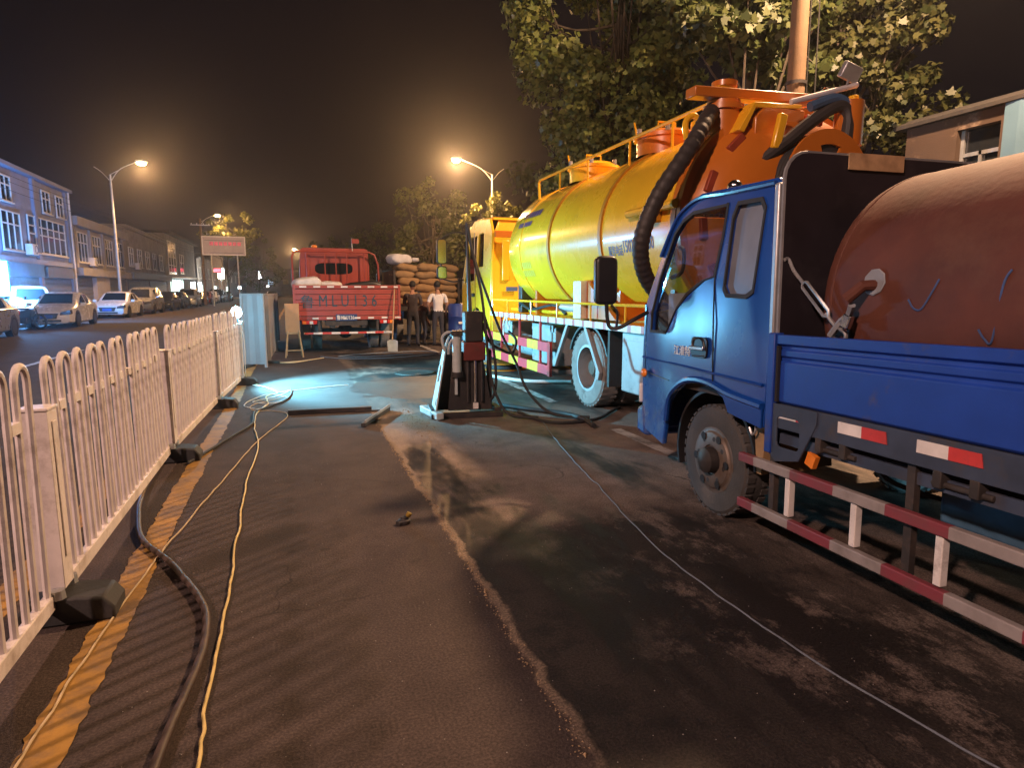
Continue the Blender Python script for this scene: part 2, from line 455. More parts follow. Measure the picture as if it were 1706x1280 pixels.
def ragged_strip(x, w, y0, y1, z, dy=0.025, j=0.0045):
    la = lb = 0.0
    vs = []; fs = []; n = int((y1-y0)/dy)
    for i in range(n+1):
        y = y0+(y1-y0)*i/n; s = 0.012*math.sin(y*0.9)
        la = 0.6*la+random.gauss(0,j); lb = 0.6*lb+random.gauss(0,j)
        vs += [(x-w/2+s+la, y, z), (x+w/2+s+lb, y, z)]
    for i in range(n): fs.append((2*i,2*i+1,2*i+3,2*i+2))
    return MB().add(vs, fs)
for x, w, y0, y1 in ((-0.86, 0.15, 0.4, 60), (-1.42, 0.15, 0.4, 60)):
    tag(ragged_strip(x, w, y0, y1, 0.004).build('yellow_road_line', 'yellow_line', smooth=0), kind='structure')
for y0, y1 in ((3.9, 6.1), (7.9, 10.9), (14, 18), (22, 26)):
    tag(ragged_strip(3.27, 0.13, y0, y1, 0.004).build('white_lane_line', 'white_line', smooth=0), kind='structure')
for k in range(10):
    tag(ragged_strip(-5.2, 0.12, 6+k*9, 10+k*9, 0.004, 0.2).build('white_lane_line', 'white_line', smooth=0), kind='structure')
tag(MB().box(RX0-9, RX0-0.14, -40, 260, -0.05, 0.13).build('pavement_west', 'pavers'), kind='structure')
tag(MB().box(RX1+0.14, RX1+14, -40, 260, -0.05, 0.13).build('pavement_east', 'pavers'), kind='structure')
ks = tag(MB().box(RX0-0.137, RX0, -40, 8, -0.05, 0.125).build('kerb_west', 'kerb_stone'), kind='structure')
ke = tag(MB().box(RX1, RX1+0.137, -40, -2, -0.05, 0.125).build('kerb_east', 'kerb_stone'), kind='structure')
kme = MB().box(-0.0685, 0.0685, -0.49, 0.49, -0.05, 0.14)
kw = kme.build('kerb_block', 'kerb_stone', ks, bevel=0.015); kw.location = (RX0-0.0685, 8.5, 0)
for i in range(1, 70): inst('kerb_block', kw.data, None, ks, (RX0-0.0685, 8.5+i, random.uniform(-.004,.004)))
for i in range(0, 45): inst('kerb_block', kw.data, None, ke, (RX1+0.0685, -1.5+i, random.uniform(-.004,.004)))
tag(MB().box(RX0-0.137, RX0, 78, 260, -0.05, 0.135).build('kerb_west_far', 'kerb_stone'), kind='structure')
tag(MB().box(RX1, RX1+0.137, 43, 260, -0.05, 0.135).build('kerb_east_far', 'kerb_stone'), kind='structure')

# grit along the seam and by the rig
gv = MB()
for i in range(1900):
    if i < 900:
        y = random.uniform(1.7, 8.2); x = 0.86 - 0.02 + random.gauss(0, 0.016) + 0.012*math.sin(y*1.7+1)
    else:
        y = random.gauss(7.0, 0.75); x = random.gauss(1.28, 0.10)
    r = random.uniform(0.002, 0.006) * (1 if random.random() < 0.97 else 2.2)
    a = random.random()*6
    gv.add([(x+r*math.cos(a), y+r*math.sin(a), 0.001), (x+r*math.cos(a+2), y+r*math.sin(a+2), 0.001), (x+r*math.cos(a+4.2), y+r*math.sin(a+4.2), 0.001), (x, y, r*1.1)], [(0,1,3),(1,2,3),(2,0,3)])
def raw(mb, name, m, parent=None):
    me = bpy.data.meshes.new(name); me.from_pydata(mb.v, [], mb.f)
    o = bpy.data.objects.new(name, me); COL.objects.link(o); me.materials.append(MATS[m] if isinstance(m,str) else m)
    if parent: o.parent = parent
    return o
tag(raw(gv, 'gravel', 'sand_grain'), 'sandy grit strewn along the asphalt seam and beside the rig', 'gravel', kind='stuff')
pv = MB()
for i in range(500):
    x = random.uniform(-0.8, 2.4); y = 1.6 + 9*random.random()**1.5; r = random.uniform(0.0015, 0.004)
    a = random.random()*6
    pv.add([(x+r*math.cos(a), y+r*math.sin(a), 0.001), (x+r*math.cos(a+2), y+r*math.sin(a+2), 0.001), (x+r*math.cos(a+4.2), y+r*math.sin(a+4.2), 0.001), (x, y, r*1.2)], [(0,1,3),(1,2,3),(2,0,3)])
tag(raw(pv, 'pebbles', 'kerb_stone'), 'tiny loose stones scattered over the near asphalt', 'pebbles', kind='stuff')

# ------------------------------------------------------------------ street lamps
mat('lamp_pole_paint', (0.55, 0.54, 0.52), 0.45, metal=0.2, var=0.15)
def street_lamp(px, py, hx, hz, label, power, twin=False, col=SODIUM, cutoff=False, rad=0.14):
    t = thing('street_lamp', label, 'street lamp', (px, py, 0.13), group='street lamps along the road')
    s = 1 if hx > px else -1; arm = abs(hx-px); H = hz-0.13
    MB().cyl((0,0,0),(0,0,H-0.9),0.11,0.06,n=14).lathe([(0.2,0),(0.2,0.03),(0.14,0.05),(0.13,0.5),(0.112,0.55)],(0,0,0),(0,0,1),14).build('pole','lamp_pole_paint',t)
    MB().tube(spline([(0,0,H-1.35),(s*arm*0.3,0,H-0.55),(s*arm*0.75,0,H-0.08),(s*(arm-0.2),0,H+0.05)],6),0.03,8).tube([(0,0,H-0.9),(s*arm*0.35,0,H-0.5)],0.018,6).build('arm','lamp_pole_paint',t)
    if twin:
        MB().tube(spline([(0,0,H-1.35),(-s*0.5,0,H-0.75),(-s*0.9,0,H-0.45)],6),0.025,8).build('arm','lamp_pole_paint',t)
    h = MB().prism([(-0.38,0.05),(-0.3,0.13),(0.1,0.16),(0.36,0.1),(0.4,0.04),(0.3,0.0),(-0.3,0.0)],'y',-0.13,0.13).build('lamp_head','lamp_pole_paint',t,bevel=0.02)
    h.location = (s*arm,0,H)
    g = MB().ell((0,0,0),(0.30,0.17,0.15),16,10).build('lamp_glass','sodium_glow',t); g.location = (s*arm,0,H-0.06)
    lo = light('lamp_light',(s*arm,0,H-0.32),power,col,rad,t,174 if cutoff else None)
    if cutoff: lo.rotation_euler = (0, R_(-46*s), 0); lo.data.spot_blend = 0.15
    return t
street_lamp(-11.2, 50.0, -9.3, 10.05, 'tall grey lamp post glowing orange in front of the two-storey shops', 6500, True, cutoff=True)
street_lamp(14.06, 46.0, 11.38, 10.8, 'bright orange lamp on a long arm above the small lit tree', 12500, True)
street_lamp(-10.2, 85.0, -8.24, 10.45, 'small orange lamp above the tree behind the pink sign board', 3500, cutoff=True)
street_lamp(2.6, 145.0, 0.41, 10.3, 'tiny far orange lamp above the left end of the red truck rack', 8000)
street_lamp(-11.2, -3.9, -9.9, 9.6, 'orange lamp post behind the viewer on the far pavement', 10500, col=(1.0,0.62,0.50), rad=0.3)
street_lamp(12.8, 7.6, 10.2, 10.8, 'orange lamp post on the near pavement just outside the right edge', 14000, col=(1.0,0.60,0.34), rad=0.3)

# ------------------------------------------------------------------ road barrier
FP = [(-1.10,0.40),(-1.10,3.29),(-1.11,6.20),(-1.01,8.90),(-0.88,10.99)]
hoop_cache = {}
def hoop_mesh(w):
    k = round(w,3)
    if k not in hoop_cache:
        pts = [(0,-w/2,0.13)]+[(0,-w/2,1.0)]+[(0,-w/2*math.cos(R_(a)),1.12+w/2*1.2*math.sin(R_(a))) for a in range(0,181,20)]+[(0,w/2,1.0),(0,w/2,0.13)]
        hoop_cache[k] = MB().tube(pts,0.0155,8).mesh('hoop')
        hoop_cache[k].materials.append(MATS['white_paint'])
    return hoop_cache[k]
lab = ['white steel hoop barrier panel nearest the viewer, cut by the left edge', 'white steel hoop barrier panel between the wide near post and the first lit foot',
       'white steel hoop barrier panel third from the viewer, leaning into the bend', 'short white hoop barrier panel next to the glowing blue work lamp']
for i in range(4):
    (xa,ya),(xb,yb) = FP[i],FP[i+1]
    Ln = math.hypot(xb-xa,yb-ya); rz = -math.degrees(math.atan2(xb-xa,yb-ya))
    t = thing('hoop_barrier', lab[i], 'barrier', (xa,ya,0), rz, 'white hoop barrier panels')
    t.rotation_euler[1] = R_((0.5,-0.7,0.9,-0.4)[i])
    a, b = 0.09, Ln-0.07
    MB().box(-0.022,0.022,a,b,0.085,0.155).build('bottom_rail','white_paint',t,bevel=0.005)
    n = round((b-a)/0.236); p = (b-a)/n
    for k in range(n):
        o = inst('hoop', hoop_mesh(p*0.52), None, t, (random.uniform(-.003,.003), a+p*(k+0.5)+random.uniform(-.004,.004), random.uniform(-.004,.004)), (R_(random.uniform(-.35,.35)), R_(random.uniform(-.6,.6)), R_(random.uniform(-4,4))))
    cm = None
    for k in range(n-1):
        y = a+p*(k+1)
        if cm is None: c = MB().box(-0.017,0.017,-p*0.24+0.012,p*0.24-0.012,0.93,0.975).build('connector','white_paint',t); cm = c.data; c.location=(0,y,0)
        else: inst('connector', cm, None, t, (0,y,0))
for i,(x,y) in enumerate(FP):
    if i == 0: continue
    t = thing('barrier_post', ['', 'wide white barrier post nearest the viewer with a black rubber foot','white barrier post whose rubber foot shows a pale blue lit end','white barrier post third from the viewer at the bend','white end post of the barrier beside the work lamp'][i],'barrier post',(x,y,0),0,'white barrier posts')
    MB().panel([(-.055,-.06),(.055,-.06),(.055,.06),(-.055,.06)],[[(-.045,-.05),(.045,-.05),(.045,.05),(-.045,.05)]],lambda u,v,w:(u,v,0.16+w),0.82).box(0.056,0.062,-0.022,0.022,0.3,0.93).build('post','white_paint',t,bevel=0.004)
    MB().box(-.06,.06,-.065,.065,0.98,0.995).build('post_cap','white_paint',t,bevel=0.004)
    MB().prism([(-0.14,0.0),(0.25,0.0),(0.25,0.06),(0.21,0.115),(0.10,0.13),(-0.08,0.13),(-0.14,0.07)],'y',-0.10,0.10).build('rubber_foot','black_rubber',t,bevel=0.012)
    for yy in (-0.085, 0.085): MB().lathe([(0.0,0.17),(0.03,0.17),(0.034,0.13)],(0.03,yy,0),(0,0,1),8).build('bolt','galvanised',t)
    MB().tube([(0.0,-0.01,0.131),(0.0,-0.01,0.2)],0.03,8).build('spigot','dark_steel',t)

# hoarding boards beyond the barrier
mat('hoarding', (0.26,0.25,0.26),0.5,var=0.1,scale=2,wear=0.25,wearcol=(0.3,0.27,0.25))
def board(x0,y0,x1,y1,h,label):
    Ln = math.hypot(x1-x0,y1-y0); rz = math.degrees(math.atan2(y1-y0,x1-x0))
    t = thing('hoarding_board',label,'barrier board',(x0,y0,0),rz,'pale hoarding boards')
    n = max(3,int(Ln/0.09)); pts=[]
    for k in range(n+1):
        u = Ln*k/n; pts += [(u, 0.0 if k%2 else 0.018)]
    MB().prism(pts+[(u,v+0.02) for u,v in pts[::-1]],'z',0.06,h).build('corrugated_sheet','hoarding',t,smooth=0)
    MB().box(-0.03,0.01,-0.03,0.03,0,h+0.03).build('post','hoarding',t); MB().box(Ln-0.01,Ln+0.03,-0.03,0.03,0,h+0.03).build('post','hoarding',t)
    MB().box(-0.03,Ln+0.03,-0.012,0.045,h+0.002,h+0.035).build('top_rail','hoarding',t)
    MB().box(-0.12,0.12,-0.2,0.2,0,0.058).build('foot','black_rubber',t,bevel=0.01)
board(-0.98,13.6,-0.60,13.45,1.42,'pale corrugated board turned to face the viewer beyond the work lamp')
board(-0.55,14.2,-0.48,17.0,1.4,'grey hoarding board running away beside the tan signboard')
board(-0.62,17.2,-0.50,20.4,1.4,'farthest grey hoarding board beside the red truck')
# ------------------------------------------------------------------ buildings on the far side
mat('plaster_blue_cast',(0.21,0.23,0.34),0.8,var=0.15,scale=1.2,bump=0.3,wear=0.25,wearcol=(0.2,0.18,0.18))  # blue light cast on the block is put into the plaster colour
mat('plaster_cream',(0.29,0.28,0.31),0.8,var=0.12,scale=1.2,bump=0.3,wear=0.2,wearcol=(0.25,0.22,0.2))
mat('plaster_grey',(0.26,0.25,0.26),0.85,var=0.2,scale=1.0,bump=0.3,wear=0.3,wearcol=(0.12,0.11,0.11))
mat('frame_white',(0.62,0.6,0.6),0.5,var=0.1)
mat('shutter',(0.11,0.12,0.15),0.55,metal=0.2,var=0.25,scale=3)
mat('sign_blue',(0.06,0.12,0.22),0.5,var=0.3,scale=3)
mat('roof_dark',(0.03,0.027,0.026),0.8,var=0.3)
emat('sign_cyan',(0.10,0.62,1.0),22.0)
emat('shop_glow',(0.75,0.95,0.85),2.2)
emat('pane_glow',(0.5,0.75,1.0),1.2)
def facade_window(b, X, y0, y1, z0, z1, nx, nz_split, s=1):
    """a window on a wall facing +x (s=1) or -x (s=-1): recessed pane, frame, mullions as one part with sub-parts"""
    w = MB().box(X-0.02*s, X+0.02*s, y0, y1, z0, z1).build('window','dark_glass',b)
    f = 0.07
    fr = MB()
    fr.box(X, X+0.07*s, y0-f, y1+f, z0-f, z0).box(X, X+0.07*s, y0-f, y1+f, z1, z1+f)
    fr.box(X, X+0.07*s, y0-f, y0, z0, z1).box(X, X+0.07*s, y1, y1+f, z0, z1)
    fr.build('frame','frame_white',w)
    mu = MB()
    for k in range(1,nx): y = y0+(y1-y0)*k/nx; mu.box(X, X+0.055*s, y-0.035, y+0.035, z0, z1)
    for zz in nz_split: mu.box(X, X+0.05*s, y0, y1, zz-0.035, zz+0.035)
    if mu.v: mu.build('mullion','frame_white',w)
    MB().box(X, X+0.16*s, y0-0.12, y1+0.12, z0-f-0.06, z0-f-0.001).build('sill','frame_white',w)
    return w
def shop(b, X, y0, y1, z1, m='shutter'):
    s = MB()
    n = int(z1/0.14)
    pts = [(X+0.02+ (0.025 if k%2 else 0), 0.14+(z1-0.14)*k/n) for k in range(n+1)]
    s.prism(pts+[(X-0.05,z1),(X-0.05,0.14)],'y',y0,y1)
    return s.build('roller_shutter',m,b,smooth=0)
X0 = -14.0
# three-storey corner block
b = thing('town_building','three-storey pale block at the left edge beside the glowing blue sign','building',(0,0,0.0),group='shops across the road')
MB().box(X0-9,X0-0.05,33,50.4,0.1,7.9).build('wall','plaster_blue_cast',b)
MB().box(X0-9.2,X0+0.35,32.8,50.7,7.9,8.1).build('roof','plaster_blue_cast',b)
for y in (33.2,39.0,44.6,50.2): MB().box(X0-0.05,X0+0.12,y-0.2,y+0.2,0.1,7.89).build('pilaster','plaster_blue_cast',b)
MB().box(X0-0.05,X0+0.2,33,50.4,3.02,3.3).build('string_course','plaster_blue_cast',b)
facade_window(b,X0,43.6-0.2,50.0-0.6,3.75,5.7,6,(4.75,5.2))
facade_window(b,X0,39.9,42.2,3.7,5.6,3,(5.0,))
facade_window(b,X0,34.5,38.0,3.7,5.6,4,(5.0,))
for y in (35,40.2,46.0,48.4): facade_window(b,X0,y,y+1.2,6.2,7.4,2,(7.0,))
MB().box(X0-0.02,X0+0.35,39.4,44.2,2.3,3.0).build('sign_band','sign_blue',b)
MB().box(X0-0.02,X0+0.3,44.9,49.8,2.3,2.95).build('sign_band','shutter',b)
shop(b,X0,39.5,44.2,2.28); shop(b,X0,45,49.8,2.28)
MB().cyl((X0+0.2,50.3,0.1),(X0+0.2,50.3,7.9),0.06,n=8).build('drain_pipe','frame_white',b)
# two-storey row
b = thing('town_building','two-storey cream shop row with tall white windows behind the lamp post','building',group='shops across the road')
MB().box(X0-9,X0-0.05,50.9,64.6,0.1,5.9).build('wall','plaster_cream',b)
MB().box(X0-9.2,X0+0.45,50.8,64.8,5.9,6.5).build('parapet','plaster_cream',b)
for y in (51.4,54.9,58.3,61.6,64.3): MB().box(X0-0.05,X0+0.12,y-0.2,y+0.2,3.1,5.9).build('pilaster','plaster_cream',b)
for y in (52.0,55.4,58.8,62.0): facade_window(b,X0,y,y+2.1,3.55,5.5,3,(4.85,))
MB().box(X0-0.02,X0+0.5,51,64.6,2.55,3.1).build('sign_band','plaster_grey',b)
shop(b,X0,51.3,54.6,2.5); shop(b,X0,58.4,64.2,2.5)
MB().box(X0,X0+0.3,54.7,58.2,0.13,2.5).build('wall_pier','plaster_cream',b)
# dim third block
b = thing('town_building','dim grey block in shadow between the cream shops and the barred balcony','building',group='shops across the road')
MB().box(X0-9,X0-0.05,65,84,0.1,7.0).build('wall','plaster_grey',b)
MB().box(X0-9.2,X0+0.3,64.9,84.1,7.0,7.3).build('parapet','plaster_grey',b)
for y in (66.5,70,73.5,77,80.5): facade_window(b,X0,y,y+1.6,3.8,5.4,2,(4.9,))
MB().box(X0-0.02,X0+0.6,65,84,2.6,3.2).build('sign_band','shutter',b)
shop(b,X0,65.5,74,2.5); shop(b,X0,74.6,83.5,2.5)
# far block with barred balcony and lit shop
b = thing('town_building','far house with a white barred balcony above a lit shop front','building',group='shops across the road')
MB().box(X0-9,X0-0.05,84.6,108,0.1,8.2).build('wall','plaster_grey',b)
MB().box(X0-9.2,X0+0.6,84.5,108.2,8.2,8.5).build('roof','roof_dark',b)
facade_window(b,X0,86,91.2,3.6,7.4,3,(4.6,5.6,6.6))
facade_window(b,X0,94,97,3.8,6.2,2,(5.2,))
MB().box(X0,X0+1.8,86,96,3.05,3.2).build('canopy','frame_white',b)
MB().box(X0-0.02,X0+0.05,86.5,95.5,0.4,2.9).build('shop_front','shop_glow',b)
for k in range(6): MB().box(X0+0.06,X0+0.12,86.5+k*1.8-0.06,86.5+k*1.8+0.06,0.13,2.95).build('shop_mullion','shutter',b)
for k, (y0,y1,z) in enumerate(((110,128,6.5),(129,150,8),(152,190,6))):
    b = thing('town_building',['low dark house right after the lit shop','taller dark house further down the far side','last dark house before the end of the street'][k],'building',group='shops across the road')
    MB().box(X0-9,X0-0.05,y0,y1,0.1,z).build('wall','plaster_grey',b)
    MB().box(X0-9.2,X0+0.3,y0-.1,y1+.1,z,z+0.3).build('parapet','plaster_grey',b)
    for q in range(3): facade_window(b,X0,y0+2+q*(y1-y0)/3.3,y0+4+q*(y1-y0)/3.3,3.6,5.2,2,())
    MB().box(X0-0.01,X0+0.06,y0+1,y0+5,0.5,2.4).build('shop_front','shop_glow',b)
# closing block at the end of the street
b = thing('town_building','broad dark building closing the far end of the street','building')
MB().box(-14,30,215,225,0,8).build('wall','plaster_grey',b)
for k in range(9): MB().box(-12+k*4.4,-10.4+k*4.4,214.9,215.0,3.6,5.0).build('window','pane_glow' if k in (1,4,5) else 'dark_glass',b)
MB().box(-14.3,30.3,214.7,225.3,8,8.3).build('roof','roof_dark',b)

# air conditioners on the upper walls and wires along the far pavement
for (y,z,nm) in ((38.6,5.9,'white air conditioner under the eaves of the three-storey block'),(43.0,3.5,'white air conditioner beside the wide window of the three-storey block'),(54.6,3.3,'white air conditioner on the cream shop row'),(68.9,3.5,'grey air conditioner on the dim block')):
    t = thing('air_conditioner',nm,'air conditioner',(X0+0.25,y,z),group='air conditioners on the shop fronts')
    MB().box(-0.2,0.15,-0.42,0.42,0,0.6).build('casing','frame_white',t,bevel=0.02)
    MB().lathe([(0.22,0.0),(0.24,0.02),(0.2,0.02),(0.18,0.0)],(0.152,0.1,0.3),(1,0,0),20).build('fan_guard','shutter',t)
    MB().box(-0.2,0.15,-0.3,-0.26,-0.05,-0.001).box(-0.2,0.15,0.26,0.3,-0.05,-0.001).build('bracket','shutter',t)
for k,z in enumerate((6.6,7.0,7.3)):
    pts=[(-12.6,20+i*8,z-0.35*math.sin(PI*(i%5)/5)) for i in range(12)]
    tag(MB().tube(spline(pts,4),0.012,4).build('overhead_wire','black_rubber'),['lowest overhead wire along the far shop fronts','middle overhead wire along the far shop fronts','highest overhead wire along the far shop fronts'][k],'wire','overhead wires across the road')

# glowing shop sign at the left edge
t = thing('shop_sign','tall glowing cyan sign box cut by the left edge','sign',(-12.75,35.9,0.13))
MB().box(-0.06,0.06,-0.42,0.42,1.15,2.75).build('lit_panel','sign_cyan',t)
MB().box(-0.09,-0.061,-0.46,0.46,1.1,2.8).build('sign_back','shutter',t)
MB().cyl((-0.07,0,0),(-0.07,0,1.2),0.04,n=8).build('post','shutter',t)
light('sign_light',(0.5,0,1.9),4500,(0.14,0.44,1.0),0.4,t)

# small lit shop signs and lamps far down the street
def lit_sign(x,y,z,w,h,m,label,power=0,col=(1,1,1)):
    t = thing('lit_sign',label,'lit sign',(x,y,0.13),group='small lit signs far down the street')
    MB().box(-w/2,w/2,-0.04,0.04,z-h/2,z+h/2).build('lit_panel',m,t)
    MB().box(-w/2-0.05,w/2+0.05,0.045,0.1,z-h/2-0.05,z+h/2+0.05).build('sign_back','shutter',t)
    MB().cyl((0,0.12,0),(0,0.12,z),0.04,n=6).build('post','shutter',t)
    if power: light('sign_light',(0,-0.4,z),power,col,0.2,t)
emat('sign_red',(1.0,0.08,0.12),5.0)
emat('sign_warm',(1.0,0.85,0.6),30.0)
lit_sign(-10.9,112,3.7,0.8,0.8,'sign_warm','brightest white lamp on a post beneath the pink board',900,(1,0.9,0.7))
lit_sign(-11.3,111,4.6,1.0,0.5,'sign_red','small red lit sign just above the bright white lamp')
lit_sign(-12.4,92.5,1.3,0.5,2.4,'white_glow','narrow white lit pillar beside the lit shop front')
lit_sign(-11.9,95,1.4,0.4,2.2,'white_glow','second narrow white lit pillar beside the lit shop front')
lit_sign(-6.4,140,4.6,0.5,1.6,'white_glow','slim white lit sign far off, seen just left of the red truck')
lit_sign(-9.6,130,2.0,0.5,0.5,'white_glow','small round white light far down the pavement')
lit_sign(-11.8,125,4.6,0.3,1.6,'white_glow','slim lit sign hanging beside the far dark house')
lit_sign(-5.4,150,2.4,0.45,0.3,'white_glow','farthest small white light low beside the red truck')

# ------------------------------------------------------------------ pink sign board and utility poles
mat('concrete_pole',(0.16,0.10,0.055),0.8,var=0.2,scale=3,bump=0.4)
mat('board_face',(0.34,0.30,0.32),0.5,var=0.12,scale=1.5)
mat('board_pink',(0.75,0.13,0.26),0.5,var=0.35,scale=3)
t = thing('sign_board','pale board with a blurred pink line of characters in front of a tree','sign board',(-6.4,70,0))
MB().box(-1.85,1.9,-0.05,0.05,5.1,6.75).build('panel','board_face',t)
MB().box(-1.9,1.95,-0.07,0.07,6.751,6.85).box(-1.9,1.95,-0.07,0.07,5.0,5.099).box(-1.95,-1.851,-0.07,0.07,5.0,6.85).box(1.901,2.0,-0.07,0.07,5.0,6.85).build('frame','frame_white',t)
for k in range(7): MB().box(-1.25+k*0.42,-0.93+k*0.42,-0.058,-0.051,5.95,6.3).build('painted_character','board_pink',t)
MB().box(-1.7,1.7,-0.058,-0.052,6.42,6.47).box(-1.3,1.75,-0.058,-0.052,5.22,5.27).build('painted_line','shutter',t)
MB().cyl((-1.2,0.12,0),(-1.2,0.12,6.7),0.07,n=8).cyl((1.2,0.12,0),(1.2,0.12,6.7),0.07,n=8).build('support_post','galvanised',t)
def utility_pole(x,y,h,r,label):
    t = thing('utility_pole',label,'utility pole',(x,y,0.1))
    MB().cyl((0,0,0),(0,0,h),r*1.25,r*0.85,n=14).build('pole','concrete_pole',t)
    MB().box(-0.9,0.9,-r-0.06,-r-0.001,h-0.7,h-0.6).build('cross_arm','galvanised',t)
    for k in (-0.8,-0.3,0.3,0.8): MB().lathe([(0.02,0),(0.05,0.02),(0.03,0.06),(0.05,0.09),(0.02,0.13),(0.0,0.13)],(k,-r-0.03,h-0.6),(0,0,1),8).build('insulator','frame_white',t)
    for k in (2.4,4.0,5.2): MB().lathe([(r*1.22,0),(r*1.26,0),(r*1.26,0.06),(r*1.2,0.06)],(0,0,k),(0,0,1),14).build('strap','dark_steel',t)
    MB().tube(spline([(r*1.7,-0.05,0.3),(r*1.6,-0.06,3),(r*1.45,-0.03,6),(r*1.3,-0.05,h-0.5)],8),0.012,5).tube(spline([(r*2.3,-0.15,2.5),(r*2.4,-0.1,5),(r*2.2,-0.05,h-0.5)],8),0.012,5).build('cable','black_rubber',t)
    return t
utility_pole(9.05,10.2,12.2,0.15,'tall concrete pole lit orange among the leaves behind the tanker')
utility_pole(-8.6,72.0,8.6,0.13,'beige pole beside the pink sign board across the road')

# ------------------------------------------------------------------ house on the near side
mat('house_wall',(0.055,0.033,0.022),0.85,var=0.15,scale=1.5,bump=0.4,wear=0.2,wearcol=(0.3,0.22,0.16))
mat('blue_lit_wall',(0.10,0.19,0.27),0.5,var=0.1,scale=1.0)  # bluish light on the end bay of the house, put into its colour
b = thing('roadside_house','low plastered house with a dark window behind the blue truck','building')
MB().panel([(2,0.1),(12.0,0.1),(12.0,5.3),(2,5.3)],[[(9.82,3.2),(10.75,3.2),(10.75,5.0),(9.82,5.0)]],lambda u,v,w:(14.0+w,u,v),0.3).build('wall','house_wall',b)
MB().box(14.301,20,11.7,12.0,0.1,5.3).build('end_wall','house_wall',b)
MB().prism([(13.85,5.3),(13.85,5.38),(14.2,5.55),(20,6.4),(20,5.3)],'y',1.8,12.25).build('roof','roof_dark',b)
w = MB().box(14.2,14.22,9.82,10.75,3.2,5.0).build('window','dark_glass',b)
MB().box(14.14,14.19,9.82,9.9,3.2,5.0).box(14.14,14.19,10.67,10.75,3.2,5.0).box(14.14,14.19,10.27,10.33,3.2,4.5).box(14.14,14.19,9.9,10.67,4.42,4.5).box(14.14,14.19,9.9,10.67,3.9,3.95).build('frame','galvanised',w)
n=26; pts=[(13.9-(0.03 if k%2 else 0),2+7.7*k/n) for k in range(n+1)]
MB().prism(pts+[(13.99,9.7),(13.99,2)],'z',0.15,5.29).build('blue_lit_bay','blue_lit_wall',b,smooth=0)  # ribbed sheet added to carry the painted bluish light
# ------------------------------------------------------------------ trees
mat('bark',(0.06,0.047,0.035),0.9,var=0.4,scale=8,bump=0.8,bscale=20)
def leaf_mat(name,a,b):
    m = bpy.data.materials.new(name); MATS[name]=m; m.use_nodes=True
    N=m.node_tree.nodes; L=m.node_tree.links; p=N['Principled BSDF']
    g=N.new('ShaderNodeNewGeometry'); r=N.new('ShaderNodeValToRGB')
    r.color_ramp.elements[0].color=(*a,1); r.color_ramp.elements[1].color=(*b,1)
    L.new(g.outputs['Random Per Island'],r.inputs[0]); L.new(r.outputs[0],p.inputs['Base Color'])
    p.inputs['Roughness'].default_value=0.5
    t=N.new('ShaderNodeBsdfTranslucent'); L.new(r.outputs[0],t.inputs[0])
    mx=N.new('ShaderNodeMixShader'); mx.inputs[0].default_value=0.25
    L.new(p.outputs[0],mx.inputs[1]); L.new(t.outputs[0],mx.inputs[2]); L.new(mx.outputs[0],N['Material Output'].inputs[0])
leaf_mat('plane_leaf',(0.03,0.05,0.014),(0.085,0.10,0.028))
leaf_mat('young_leaf',(0.06,0.085,0.015),(0.17,0.17,0.035))
leaf_mat('lit_leaf',(0.09,0.13,0.03),(0.22,0.24,0.07))
leaf_mat('dull_leaf',(0.03,0.045,0.014),(0.085,0.085,0.028))
leaf_mat('dark_leaf',(0.035,0.06,0.02),(0.08,0.1,0.035))
